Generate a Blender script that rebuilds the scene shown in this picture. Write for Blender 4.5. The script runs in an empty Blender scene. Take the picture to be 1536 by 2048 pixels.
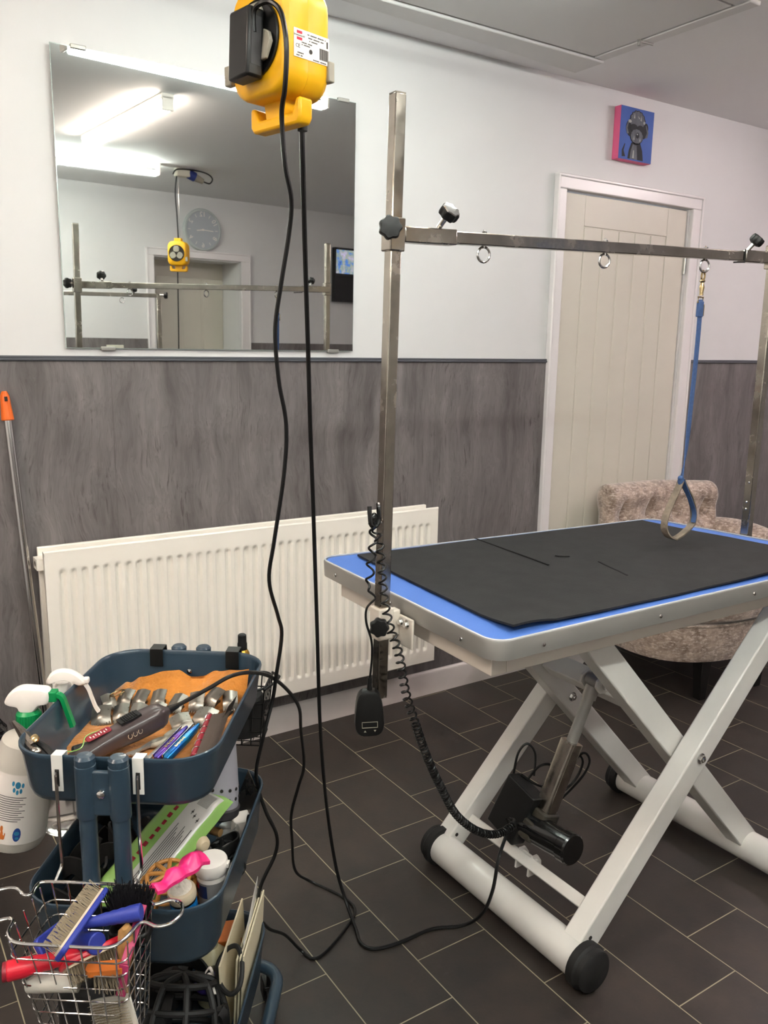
import bpy, bmesh, math, random
from mathutils import Matrix, Vector, noise
random.seed(7)
S = bpy.context.scene
COL = S.collection
PI = math.pi

# ------------------------------------------------------------------ camera
CAM_H = 1.3734
YAW, PIT, ROL = 0.583942, 0.196699, 0.0163183
_f = Vector((math.sin(YAW) * math.cos(PIT), math.cos(YAW) * math.cos(PIT), -math.sin(PIT)))
_r = Vector((math.cos(YAW), -math.sin(YAW), 0))
_u = _r.cross(_f)
_r2 = math.cos(ROL) * _r + math.sin(ROL) * _u
_u2 = -math.sin(ROL) * _r + math.cos(ROL) * _u
cam = bpy.data.cameras.new('camera')
cam.sensor_width = 36.0
cam.lens = 1672.36 * 36.0 / 2048.0
cam.clip_start = 0.02
cam_ob = bpy.data.objects.new('camera', cam)
COL.objects.link(cam_ob)
_m = Matrix((_r2, _u2, -_f)).transposed().to_4x4()
_m.translation = Vector((0, 0, CAM_H))
cam_ob.matrix_world = _m
S.camera = cam_ob

# ------------------------------------------------------------------ world, lights, exposure
W = bpy.data.worlds.new('room_ambient')
S.world = W
W.use_nodes = True
W.node_tree.nodes['Background'].inputs[0].default_value = (0.86, 0.9, 1.0, 1)
W.node_tree.nodes['Background'].inputs[1].default_value = 0.25
TUBE_WALL = 6.8           # emission of the ceiling tubes
TUBE_COOL = 13.0
TUBE_WARM = 6.5
FILL_FAR = 14.5  # far and near tubes are added fill, out of view
FILL_NEAR = 20.0
S.view_settings.view_transform = 'Standard'
S.view_settings.look = 'None'
S.view_settings.gamma = 1.0
S.view_settings.use_curve_mapping = False
S.view_settings.exposure = 2.36

# ------------------------------------------------------------------ materials
def lin(h):
    v = [int(h[i:i + 2], 16) / 255 for i in (0, 2, 4)]
    return tuple([c / 12.92 if c <= .04045 else ((c + .055) / 1.055) ** 2.4 for c in v] + [1.0])

def mat(name, col, rough=.5, metal=0., var=None, bump=None, trans=0., emit=None, coat=0., spec=.5, alpha=1., stretch=(1, 1, 1), col2=None, ior=1.45, sheen=0.):
    m = bpy.data.materials.new(name); m.use_nodes = True
    nt = m.node_tree; b = nt.nodes['Principled BSDF']
    c = lin(col)
    b.inputs['Base Color'].default_value = c
    b.inputs['Roughness'].default_value = rough
    b.inputs['Metallic'].default_value = metal
    b.inputs['Specular IOR Level'].default_value = spec
    b.inputs['IOR'].default_value = ior
    if trans: b.inputs['Transmission Weight'].default_value = trans
    if coat: b.inputs['Coat Weight'].default_value = coat
    if sheen: b.inputs['Sheen Weight'].default_value = sheen
    if alpha < 1: b.inputs['Alpha'].default_value = alpha
    if emit:
        b.inputs['Emission Color'].default_value = lin(emit[0]); b.inputs['Emission Strength'].default_value = emit[1]
    if var or bump:
        tc = nt.nodes.new('ShaderNodeTexCoord'); mp = nt.nodes.new('ShaderNodeMapping')
        mp.inputs['Scale'].default_value = stretch
        nt.links.new(tc.outputs['Object'], mp.inputs['Vector'])
    if var:
        n = nt.nodes.new('ShaderNodeTexNoise'); n.inputs['Scale'].default_value = var[0]; n.inputs['Detail'].default_value = 6
        nt.links.new(mp.outputs[0], n.inputs['Vector'])
        r = nt.nodes.new('ShaderNodeValToRGB')
        c2 = lin(col2) if col2 else tuple([x * var[1] for x in c[:3]] + [1])
        r.color_ramp.elements[0].position = .3; r.color_ramp.elements[1].position = .7
        r.color_ramp.elements[0].color = c2; r.color_ramp.elements[1].color = c
        nt.links.new(n.outputs['Fac'], r.inputs['Fac']); nt.links.new(r.outputs['Color'], b.inputs['Base Color'])
    if bump:
        n2 = nt.nodes.new('ShaderNodeTexNoise'); n2.inputs['Scale'].default_value = bump[0]; n2.inputs['Detail'].default_value = 3
        nt.links.new(mp.outputs[0], n2.inputs['Vector'])
        bp = nt.nodes.new('ShaderNodeBump'); bp.inputs['Strength'].default_value = bump[1]; bp.inputs['Distance'].default_value = bump[2] if len(bump) > 2 else .002
        nt.links.new(n2.outputs['Fac'], bp.inputs['Height']); nt.links.new(bp.outputs[0], b.inputs['Normal'])
    return m

class NT:
    """small node-tree helper"""
    def __init__(s, m): s.t = m.node_tree; s.b = s.t.nodes['Principled BSDF']
    def n(s, typ, **kw):
        nd = s.t.nodes.new('ShaderNode' + typ)
        for k, v in kw.items(): setattr(nd, k, v)
        return nd
    def l(s, a, b): s.t.links.new(a, b)
    def math(s, op, a, b=None, c=None):
        nd = s.n('Math', operation=op)
        for i, v in enumerate((a, b, c)):
            if v is None: continue
            if isinstance(v, (int, float)): nd.inputs[i].default_value = v
            else: s.l(v, nd.inputs[i])
        return nd.outputs[0]
    def noise(s, scale, stretch, detail=5, rough=.5):
        mp = s.n('Mapping'); mp.inputs['Scale'].default_value = stretch
        s.l(s.tc, mp.inputs['Vector'])
        nz = s.n('TexNoise'); nz.inputs['Scale'].default_value = scale; nz.inputs['Detail'].default_value = detail; nz.inputs['Roughness'].default_value = rough
        s.l(mp.outputs[0], nz.inputs['Vector'])
        return nz.outputs['Fac']
    def ramp(s, fac, stops):
        r = s.n('ValToRGB'); e = r.color_ramp.elements
        e[0].position, e[0].color = stops[0]; e[1].position, e[1].color = stops[1]
        for p, c in stops[2:]:
            q = e.new(p); q.color = c
        s.l(fac, r.inputs['Fac']); return r.outputs['Color']
    def mix(s, fac, a, b, mode='MIX'):
        x = s.n('MixRGB', blend_type=mode)
        if isinstance(fac, (int, float)): x.inputs[0].default_value = fac
        else: s.l(fac, x.inputs[0])
        for i, v in ((1, a), (2, b)):
            if isinstance(v, tuple): x.inputs[i].default_value = v
            else: s.l(v, x.inputs[i])
        return x.outputs[0]
    def coords(s):
        t = s.n('TexCoord'); s.tc = t.outputs['Object']
        sp = s.n('SeparateXYZ'); s.l(s.tc, sp.inputs[0]); return sp.outputs

def floor_material():
    m = mat('vinyl_tile_floor', '3c3836', .42)
    n = NT(m); x, y, z = n.coords()
    RW, TL, SH = .1965, .3325, .1285
    r = n.math('DIVIDE', n.math('ADD', x, -.9984 + 10 * RW), RW)
    row = n.math('FLOOR', r); fr = n.math('FRACT', r)
    v = n.math('DIVIDE', n.math('SUBTRACT', n.math('ADD', y, -1.3407 + 40 * TL), n.math('MULTIPLY', n.math('ADD', row, -10), SH)), TL)
    fv = n.math('FRACT', v); tile = n.math('FLOOR', v)
    gx = n.math('MULTIPLY', n.math('MINIMUM', fr, n.math('SUBTRACT', 1., fr)), RW)
    gy = n.math('MULTIPLY', n.math('MINIMUM', fv, n.math('SUBTRACT', 1., fv)), TL)
    g = n.math('LESS_THAN', n.math('MINIMUM', gx, gy), .0013)
    cb = n.n('CombineXYZ'); n.l(row, cb.inputs[0]); n.l(tile, cb.inputs[1])
    wn = n.n('TexWhiteNoise', noise_dimensions='2D'); n.l(cb.outputs[0], wn.inputs['Vector'])
    base = n.ramp(wn.outputs['Value'], [(0., lin('302c29')), (1., lin('3d3734'))])
    mott = n.noise(7, (1, 1, 1), 7, .65)
    base = n.mix(.75, base, n.ramp(mott, [(.3, lin('292625')), (.7, lin('463c36'))]), 'MIX')
    scuff = n.noise(3.2, (1, 1, 1), 9, .72)
    base = n.mix(n.ramp(scuff, [(.62, (0, 0, 0, 1)), (.8, (.22, .22, .22, 1))]), base, lin('8a847e'))
    base = n.mix(g, base, lin('a39a80'))
    n.l(base, n.b.inputs['Base Color'])
    fine = n.noise(120, (1, 1, 1), 3)
    bp = n.n('Bump'); bp.inputs['Strength'].default_value = .12; bp.inputs['Distance'].default_value = .002
    n.l(fine, bp.inputs['Height']); n.l(bp.outputs[0], n.b.inputs['Normal'])
    n.l(n.ramp(mott, [(.3, (.36, .36, .36, 1)), (.7, (.52, .52, .52, 1))]), n.b.inputs['Roughness'])
    return m

def panel_material():
    m = mat('grey_oak_laminate', '8b827f', .45)
    n = NT(m); x, y, z = n.coords()
    # domain warp so the grain wanders round knots
    nz = n.n('TexNoise'); nz.inputs['Scale'].default_value = 2.4; nz.inputs['Detail'].default_value = 2
    mp0 = n.n('Mapping'); mp0.inputs['Scale'].default_value = (1.6, 1.6, 1.1); n.l(n.tc, mp0.inputs['Vector']); n.l(mp0.outputs[0], nz.inputs['Vector'])
    sub = n.n('VectorMath', operation='SUBTRACT'); n.l(nz.outputs['Color'], sub.inputs[0]); sub.inputs[1].default_value = (.5, .5, .5)
    scl = n.n('VectorMath', operation='SCALE'); n.l(sub.outputs[0], scl.inputs[0]); scl.inputs['Scale'].default_value = .13
    add = n.n('VectorMath', operation='ADD'); n.l(n.tc, add.inputs[0]); n.l(scl.outputs[0], add.inputs[1])
    plain = n.tc; n.tc = add.outputs[0]
    big = n.noise(2.3, (2.4, 2.4, .45), 5, .6)
    mid = n.noise(8, (2.2, 2.2, .22), 6, .65)
    rings = n.noise(5, (5.5, 5.5, .5), 3, .5)
    fine = n.noise(48, (2.4, 2.4, .13), 4, .6)
    n.tc = plain
    patch = n.noise(4, (1.2, 1.2, .9), 4, .6)
    base = n.ramp(big, [(.34, lin('504b4b')), (.66, lin('878180'))])
    base = n.mix(.5, base, n.ramp(mid, [(.3, lin('494545')), (.7, lin('979190'))]))
    saw = n.math('FRACT', n.math('MULTIPLY', rings, 14.))
    base = n.mix(n.math('MULTIPLY', n.math('MULTIPLY', saw, saw), .32), base, lin('57504e'))
    gate = n.ramp(patch, [(.42, (.1, .1, .1, 1)), (.62, (1, 1, 1, 1))])
    line = n.ramp(fine, [(.55, (0, 0, 0, 1)), (.68, (.85, .85, .85, 1))])
    base = n.mix(n.mix(1., line, gate, 'MULTIPLY'), base, lin('4b4543'))
    vo = n.n('TexVoronoi'); vo.inputs['Scale'].default_value = 2.3
    mp2 = n.n('Mapping'); mp2.inputs['Scale'].default_value = (1.5, 1.5, .85); n.l(add.outputs[0], mp2.inputs['Vector'])
    n.l(mp2.outputs[0], vo.inputs['Vector'])
    base = n.mix(n.ramp(vo.outputs['Distance'], [(.02, (.7, .7, .7, 1)), (.06, (0, 0, 0, 1))]), base, lin('423c3a'))
    fx = n.math('FRACT', n.math('DIVIDE', n.math('ADD', x, 20.1), .4))
    j = n.math('LESS_THAN', fx, .005)
    base = n.mix(n.math('MULTIPLY', j, .4), base, lin('4d4745'))
    n.l(base, n.b.inputs['Base Color'])
    bp = n.n('Bump'); bp.inputs['Strength'].default_value = .15; bp.inputs['Distance'].default_value = .001
    n.l(fine, bp.inputs['Height']); n.l(bp.outputs[0], n.b.inputs['Normal'])
    return m

def velvet_material():
    m = mat('crushed_velvet', 'b09c8c', .55, sheen=.6)
    n = NT(m); n.coords()
    a = n.noise(22, (1, 1, 1), 7, .7); b = n.noise(60, (1, 1, 2.2), 4, .6)
    base = n.ramp(a, [(.38, lin('7a6557')), (.6, lin('b9a495'))])
    base = n.mix(n.ramp(b, [(.5, (0, 0, 0, 1)), (.66, (.85, .85, .85, 1))]), base, lin('dccdc2'))
    n.l(base, n.b.inputs['Base Color'])
    bp = n.n('Bump'); bp.inputs['Strength'].default_value = .5; bp.inputs['Distance'].default_value = .006
    n.l(a, bp.inputs['Height']); n.l(bp.outputs[0], n.b.inputs['Normal'])
    return m

def steel_material(name, col, rough, smear=.0):
    m = mat(name, col, rough, 1.0)
    n = NT(m); n.coords()
    a = n.noise(14, (1, 1, 1), 6, .65)
    n.l(n.ramp(a, [(.35, (max(.05, rough - .08),) * 3 + (1,)), (.7, (rough + .14,) * 3 + (1,))]), n.b.inputs['Roughness'])
    c = lin(col)
    n.l(n.ramp(a, [(.3, tuple(v * .72 for v in c[:3]) + (1,)), (.65, c)]), n.b.inputs['Base Color'])
    return m

M = {}
M['wall'] = mat('white_wall_paint', 'dbdbdb', .5, bump=(180, .06), var=(2.5, .97))
M['ceiling'] = mat('ceiling_paint', 'f4f3f3', .7, bump=(90, .08))
M['hatch'] = mat('hatch_board', 'dcdad8', .6)
M['gap'] = mat('dark_gap', '2a2725', .9)
M['floor'] = floor_material()
M['panel'] = panel_material()
M['trim_grey'] = mat('grey_cap_trim', '54565c', .35)
M['skirting'] = mat('skirting_gloss', 'e2dad6', .25, var=(12, .93))
M['frame_white'] = mat('white_gloss', 'e6e2e2', .3)
M['door'] = mat('cream_door_paint', 'd6d1c4', .42, var=(4, .97))
M['rawwood'] = mat('raw_wood_edge', 'b28a55', .6, var=(30, .6), stretch=(1, 1, .1))
M['mirror'] = mat('mirror_silver', 'd9dcd9', .015, 1.0)
M['mirror_edge'] = mat('mirror_edge', 'b9c4c0', .15, .3)
M['chrome'] = mat('chrome', 'd8d6d4', .12, 1.0)
M['steel'] = steel_material('stainless_tube', 'b9b2a8', .2)
M['steel_dark'] = steel_material('stainless_worn', '8f8880', .3)
M['alu'] = mat('brushed_aluminium', 'a6a39e', .36, .55, bump=(60, .05), stretch=(1, 1, 30))
M['white_steel'] = mat('white_powder_coat', 'e6e2dc', .28, var=(9, .94), coat=.2)
M['beige_steel'] = mat('beige_powder_coat', 'd9cfc3', .35)
M['radiator'] = mat('radiator_enamel', 'f8f2e8', .28, coat=.2)
M['blue_top'] = mat('blue_table_top', '4f78c8', .5, bump=(420, .5, .002))
M['rubber'] = mat('black_rubber_mat', '232323', .8, var=(26, .75), bump=(300, .25), col2='1b1b1b')
M['tear'] = mat('mat_tear', '0d0d0d', .9)
M['black'] = mat('black_plastic', '151515', .38)
M['black_gloss'] = mat('black_gloss', '121212', .15, coat=.4)
M['black_rub'] = mat('black_rubber', '1c1b1b', .6)
M['cable'] = mat('black_cable', '111111', .35)
M['dusty'] = mat('dusty_black', '24221f', .5, var=(24, 1.), col2='4a443a')
M['yellow'] = mat('yellow_plastic', 'f2b414', .4, bump=(200, .04))
M['grey_flap'] = mat('grey_flap', 'a09a8c', .5)
M['label'] = mat('white_label', 'f1e9e2', .5)
M['ink'] = mat('print_ink', '3a3634', .6)
M['red_ink'] = mat('red_ink', 'c8203a', .5)
M['velvet'] = velvet_material()
M['blackwood'] = mat('black_wood', '171514', .45)
M['tray_blue'] = mat('blue_grey_enamel', '2e3f4d', .3, coat=.25, bump=(350, .05))
M['orange_cloth'] = mat('orange_felt', 'cf8432', .95, var=(18, .62), bump=(140, .8, .003), sheen=.3)
M['comb_steel'] = steel_material('guard_comb_steel', '9b958c', .33)
M['clipper'] = mat('clipper_brown_plastic', '463c3c', .28, coat=.3)
M['clear'] = mat('clear_plastic', 'f3eeea', .12, trans=.85, ior=1.3)
M['milky'] = mat('milky_plastic', 'ddd6cb', .3, trans=.25)
M['liquid'] = mat('pale_shampoo', 'cfc9a5', .25, trans=.15)
M['white_plastic'] = mat('white_plastic', 'f2e9e2', .38)
M['green'] = mat('green_plastic', '0a8a4c', .35)
M['trim_bright'] = mat('trim_lip_highlight', 'e2e2e2', .25, .3)  # pale lip: the highlight along the table edge is put into its colour
M['paw_blue'] = mat('paw_blue_ink', '2f86ad', .5)
M['orange_ink'] = mat('orange_ink', 'c26a28', .5)
M['deep_blue'] = mat('deep_blue_ink', '2a4c96', .5)
M['purple'] = mat('iridescent_purple', '7a3e9a', .2, .7, var=(30, 1.), col2='3050b0')
M['teal'] = mat('iridescent_teal', '158ab4', .2, .7, var=(30, 1.), col2='2a58c0')
M['red_wrap'] = mat('red_wrap', '8e2230', .4)
M['comb_dark'] = mat('dark_comb_steel', '6e635c', .35, .8)
M['brush_blue'] = mat('blue_brush_plastic', '2c3a94', .5)
M['pad'] = mat('brush_pad', 'd2c0a6', .7)
M['wire'] = mat('bristle_wire', 'a3957f', .5, .5)
M['dark_hair'] = mat('black_bristle', '17161a', .6)
M['pink'] = mat('pink_silicone', 'f0307c', .35)
M['pink_dark'] = mat('dark_pink_plastic', 'a8325e', .4)
M['red'] = mat('red_plastic', 'cf2033', .35)
M['purple_plastic'] = mat('purple_plastic', '3c2c78', .4)
M['wood'] = mat('pale_wood', 'b98c56', .5, var=(20, .7), stretch=(1, .2, 1))
M['cream_wood'] = mat('cream_wood', 'd8c3a4', .5, var=(20, .85))
M['burgundy'] = mat('burgundy_plastic', '4a2126', .45)
M['tan'] = mat('tan_plastic', 'c88a45', .5, var=(14, .8))
M['wipes_green'] = mat('green_wrap', '8fb865', .25, coat=.4, bump=(25, .4, .006))
M['wipes_grey'] = mat('grey_wrap', 'bdb9b4', .25, coat=.3)
M['cone_grey'] = mat('grey_cone', '9a98a0', .5)
M['cone_rim'] = mat('cone_rim', '3c3a3c', .5)
M['tub_label'] = mat('tub_label', '8e8a88', .5)
M['tub_navy'] = mat('tub_navy', '22305c', .4)
M['cap_blue'] = mat('blue_cap', '1478c0', .35)
M['powder'] = mat('powder_white', 'e6ddd0', .9, bump=(120, .8, .004))
M['paper'] = mat('paper', 'dcd8d2', .8)
M['file_cream'] = mat('cream_card', 'dccfb2', .7)
M['leash'] = mat('blue_webbing', '476394', .8, bump=(600, .6, .001), var=(120, .75))
M['leather'] = mat('worn_pad', '8d7f70', .85, var=(50, .55), bump=(90, .7, .003))
M['brass'] = mat('pale_brass', 'cbb287', .25, 1.0)
M['gold'] = mat('gold_label', 'b08a3a', .3, .9)
M['orange_grip'] = mat('orange_grip', 'ea6a1c', .4)
M['bag'] = mat('black_bag', '18171a', .25, bump=(24, 1., .03), var=(30, .4))
M['canvas_blue'] = mat('painted_blue', '3a60b4', .6, var=(12, .88), bump=(300, .2))
M['canvas_pink'] = mat('painted_pink', 'f06c98', .55, var=(10, .9))
M['dog_dark'] = mat('paint_charcoal', '23262b', .7)
M['dog_grey'] = mat('paint_grey', '6d7078', .7, var=(60, .6), stretch=(1, 1, .3))
M['dog_light'] = mat('paint_light_grey', 'a9aba9', .7)
M['clock'] = mat('clock_face', 'b0b5bb', .5)
M['clock_rim'] = mat('clock_rim', 'bcc2c1', .4)
M['plug_blue'] = mat('plug_blue', '2d3f86', .4)
M['socket_white'] = mat('socket_white', 'd9d5c6', .4)
M['tube_wall'] = mat('tube_wall', 'ffffff', .5, emit=('eefaf4', TUBE_WALL))
M['tube_cool'] = mat('tube_cool', 'ffffff', .5, emit=('f2faf4', TUBE_COOL))
M['tube_warm'] = mat('tube_warm', 'ffffff', .5, emit=('fff2e6', TUBE_WARM))
M['fill_far'] = mat('fill_far', 'ffffff', .5, emit=('ffecee', FILL_FAR))
M['fill_near'] = mat('fill_near', 'ffffff', .5, emit=('ffeedd', FILL_NEAR))
M['tv_bezel'] = mat('tv_bezel', '0c0c0e', .25)
def tv_material():
    m = mat('tv_picture', '101014', .2)
    n = NT(m); n.coords()
    a = n.noise(14, (1, 1, 1), 6, .6)
    c = n.ramp(a, [(.25, lin('20263a')), (.42, lin('4f79c4')), (.5, lin('8f9a86')), (.62, lin('b7a8cf')), (.75, lin('d8d4e6'))])
    n.l(c, n.b.inputs['Emission Color']); n.b.inputs['Emission Strength'].default_value = .3
    return m
M['tv'] = tv_material()

# ------------------------------------------------------------------ mesh building
def T(x, y, z): return Matrix.Translation((x, y, z))
def RZ(a): return Matrix.Rotation(a, 4, 'Z')
def RX(a): return Matrix.Rotation(a, 4, 'X')
def RY(a): return Matrix.Rotation(a, 4, 'Y')
def axis_matrix(p, d, up=(0, 0, 1)):
    d = Vector(d).normalized(); up = Vector(up)
    if abs(d.dot(up)) > .98: up = Vector((0, 1, 0)) if abs(d.y) < .9 else Vector((1, 0, 0))
    x = up.cross(d).normalized(); y = d.cross(x)
    m = Matrix((x, y, d)).transposed().to_4x4(); m.translation = Vector(p); return m

def smooth(pts, k=6, closed=False):
    P = [Vector(p) for p in pts]; n = len(P); out = []
    rng = n if closed else n - 1
    for i in range(rng):
        if closed: a, b, c, d = P[i - 1], P[i], P[(i + 1) % n], P[(i + 2) % n]
        else: a, b, c, d = P[max(i - 1, 0)], P[i], P[i + 1], P[min(i + 2, n - 1)]
        for j in range(k):
            t = j / k
            out.append(.5 * ((2 * b) + (c - a) * t + (2 * a - 5 * b + 4 * c - d) * t * t + (3 * b - a - 3 * c + d) * t ** 3))
    if not closed: out.append(P[-1])
    return out

def rrect(L, Wd, r, n=6, cx=0., cy=0.):
    """rounded rectangle, x size L, y size Wd, counter-clockwise"""
    out = []
    for qx, qy, a0 in ((1, 1, 0), (-1, 1, PI / 2), (-1, -1, PI), (1, -1, 1.5 * PI)):
        for i in range(n + 1):
            a = a0 + PI / 2 * i / n
            out.append((cx + qx * (L / 2 - r) + r * math.cos(a), cy + qy * (Wd / 2 - r) + r * math.sin(a)))
    return out

class MB:
    def __init__(s): s.v = []; s.f = []; s.M = Matrix.Identity(4)
    def _add(s, vs, fs, m=None):
        o = len(s.v); mm = s.M @ m if m is not None else s.M
        s.v += [mm @ Vector(p) for p in vs]; s.f += [tuple(i + o for i in f) for f in fs]; return s
    def box(s, cx, cy, cz, sx, sy, sz, m=None):
        vs = [(cx + i * sx / 2, cy + j * sy / 2, cz + k * sz / 2) for k in (-1, 1) for j in (-1, 1) for i in (-1, 1)]
        return s._add(vs, [(0, 2, 3, 1), (4, 5, 7, 6), (0, 1, 5, 4), (2, 6, 7, 3), (0, 4, 6, 2), (1, 3, 7, 5)], m)
    def b2(s, x0, x1, y0, y1, z0, z1, m=None):
        return s.box((x0 + x1) / 2, (y0 + y1) / 2, (z0 + z1) / 2, x1 - x0, y1 - y0, z1 - z0, m)
    def loft(s, loops, cap0=True, cap1=True, m=None, closed=True):
        n = len(loops[0]); vs = [p for l in loops for p in l]; fs = []
        rng = n if closed else n - 1
        for i in range(len(loops) - 1):
            for j in range(rng):
                a, b = i * n + j, i * n + (j + 1) % n
                fs.append((a, b, b + n, a + n))
        if cap0: fs.append(tuple(reversed(range(n))))
        if cap1: fs.append(tuple(range((len(loops) - 1) * n, len(loops) * n)))
        return s._add(vs, fs, m)
    def prism(s, poly, z0, z1, m=None):
        return s.loft([[(x, y, z0) for x, y in poly], [(x, y, z1) for x, y in poly]], m=m)
    def lathe(s, prof, n=24, m=None, cap=True):
        loops = [[(r * math.cos(2 * PI * i / n), r * math.sin(2 * PI * i / n), z) for i in range(n)] for r, z in prof]
        return s.loft(loops, cap, cap, m)
    def cyl(s, p0, p1, r0, r1=None, n=16, cap=True):
        p0, p1 = Vector(p0), Vector(p1); L = (p1 - p0).length
        return s.lathe([(r0, 0), (r0 if r1 is None else r1, L)], n, axis_matrix(p0, p1 - p0), cap)
    def bar(s, p0, p1, w, h, up=(0, 0, 1)):
        p0, p1 = Vector(p0), Vector(p1); L = (p1 - p0).length
        return s.box(0, 0, L / 2, w, h, L, axis_matrix(p0, p1 - p0, up))
    def tube(s, pts, r, n=8, closed=False, cap=True, flat=None):
        """round sweep; r a number or list; flat=(w,h) for a flat strap"""
        P = [Vector(p) for p in pts]; N = len(P); loops = []
        def tan(i):
            a = P[i - 1] if (i > 0 or closed) else P[i]; b = P[(i + 1) % N] if (i < N - 1 or closed) else P[i]
            d = b - a
            return d.normalized() if d.length > 1e-9 else Vector((0, 0, 1))
        t0 = tan(0); up = Vector((0, 0, 1)) if abs(t0.z) < .9 else Vector((0, 1, 0))
        x = (up - t0 * up.dot(t0)).normalized()
        for i in range(N):
            t = tan(i); x = x - t * x.dot(t)
            x = x.normalized() if x.length > 1e-6 else Vector((1, 0, 0)); y = t.cross(x)
            rr = r[i] if isinstance(r, (list, tuple)) else r
            if flat: loops.append([P[i] + x * (a * flat[0] / 2) + y * (b * flat[1] / 2) for a, b in ((1, 1), (-1, 1), (-1, -1), (1, -1))])
            else: loops.append([P[i] + x * rr * math.cos(2 * PI * k / n) + y * rr * math.sin(2 * PI * k / n) for k in range(n)])
        if closed: loops.append(loops[0]); return s.loft(loops, False, False)
        return s.loft(loops, cap, cap)
    def strap(s, pts, wdir, w, h):
        """flat strap along pts whose width points along wdir"""
        P = [Vector(p) for p in pts]; N = len(P); loops = []
        for i in range(N):
            t = (P[min(i + 1, N - 1)] - P[max(i - 1, 0)]).normalized()
            wd = Vector(wdir(i) if callable(wdir) else wdir); wd = (wd - t * wd.dot(t)).normalized(); nn = t.cross(wd)
            loops.append([P[i] + wd * (a * w / 2) + nn * (b * h / 2) for a, b in ((1, 1), (-1, 1), (-1, -1), (1, -1))])
        return s.loft(loops)
    def sphere(s, c, r, nu=16, nv=10, m=None):
        if isinstance(r, (int, float)): r = (r, r, r)
        prof = [(math.sin(PI * i / nv), -math.cos(PI * i / nv)) for i in range(nv + 1)]
        loops = [[(c[0] + r[0] * max(a, .001) * math.cos(2 * PI * k / nu), c[1] + r[1] * max(a, .001) * math.sin(2 * PI * k / nu), c[2] + r[2] * z) for k in range(nu)] for a, z in prof]
        return s.loft(loops, True, True, m)
    def grid(s, fn, nu, nv, thick=None):
        vs = [fn(i / nu, j / nv) for j in range(nv + 1) for i in range(nu + 1)]; k = nu + 1
        fs = [(j * k + i, j * k + i + 1, (j + 1) * k + i + 1, (j + 1) * k + i) for j in range(nv) for i in range(nu)]
        if thick is None: return s._add(vs, fs)
        n = len(vs); vb = [(p[0] + thick[0], p[1] + thick[1], p[2] + thick[2]) for p in vs]
        fs2 = fs + [tuple(n + q for q in reversed(f)) for f in fs]
        edge = [i for i in range(k)] + [j * k + nu for j in range(1, nv + 1)] + [nv * k + i for i in range(nu - 1, -1, -1)] + [j * k for j in range(nv - 1, 0, -1)]
        for a, b in zip(edge, edge[1:] + edge[:1]): fs2.append((b, a, n + a, n + b))
        return s._add(vs + vb, fs2)
    def text(s, body, size, m, align='CENTER', depth=.0004, sx=1.0):
        cu = bpy.data.curves.new('lettering', 'FONT'); cu.body = body; cu.size = size; cu.align_x = align; cu.align_y = 'CENTER'
        cu.resolution_u = 2; cu.extrude = depth / 2
        o = bpy.data.objects.new('lettering', cu); COL.objects.link(o)
        dg = bpy.context.evaluated_depsgraph_get(); dg.update()
        me = o.evaluated_get(dg).to_mesh()
        s._add([(v.co.x * sx, v.co.y, v.co.z) for v in me.vertices], [tuple(p.vertices) for p in me.polygons], m)
        o.evaluated_get(dg).to_mesh_clear(); bpy.data.objects.remove(o); bpy.data.curves.remove(cu); return s
    def mesh(s, name, material, angle=38, inv=None):
        me = bpy.data.meshes.new(name)
        vs = [inv @ v for v in s.v] if inv is not None else s.v
        me.from_pydata([tuple(v) for v in vs], [], s.f); me.update()
        bm = bmesh.new(); bm.from_mesh(me); bmesh.ops.recalc_face_normals(bm, faces=bm.faces[:]); bm.to_mesh(me); bm.free()
        me.shade_smooth(); me.set_sharp_from_angle(angle=math.radians(angle))
        me.materials.append(M[material]); return me

WM = {}          # world matrix of every object made here
def tag(o, label=None, cat=None, group=None, kind=None):
    if label: o['label'] = label
    if cat: o['category'] = cat
    if group: o['group'] = group
    if kind: o['kind'] = kind
    return o
def empty(name, label, cat, m=None, group=None):
    o = bpy.data.objects.new(name, None); COL.objects.link(o); o.empty_display_size = .05
    m = m if m is not None else Matrix.Identity(4)
    if not isinstance(m, Matrix): m = T(*m)
    o.matrix_world = m; WM[o.name] = m.copy()
    return tag(o, label, cat, group)
def part(name, mb, material, parent, bevel=0., label=None, local=False, angle=38, seg=2):
    """child mesh; mb in world space unless local=True (then in the parent's own space)"""
    pm = WM[parent.name]
    me = mb.mesh(name, material, angle, None if local else pm.inverted())
    o = bpy.data.objects.new(name, me); COL.objects.link(o); o.parent = parent
    WM[o.name] = pm.copy()
    if bevel: bev(o, bevel, seg)
    if label: o['label'] = label
    return o
def bev(o, w, seg=2):
    b = o.modifiers.new('edge_round', 'BEVEL'); b.width = w; b.segments = seg; b.limit_method = 'ANGLE'; b.angle_limit = math.radians(40); b.use_clamp_overlap = True
    return o
def solo(name, mb, material, label=None, cat=None, group=None, kind=None, m=None, bevel=0., local=False, angle=38):
    """a top-level thing that is one mesh"""
    mm = m if m is not None else Matrix.Identity(4)
    if not isinstance(mm, Matrix): mm = T(*mm)
    me = mb.mesh(name, material, angle, None if local else mm.inverted())
    o = bpy.data.objects.new(name, me); COL.objects.link(o); o.matrix_world = mm; WM[o.name] = mm.copy()
    if bevel: bev(o, bevel)
    return tag(o, label, cat, group, kind)
def structure(name, mb, material, bevel=0.): return solo(name, mb, material, kind='structure', bevel=bevel)

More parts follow.
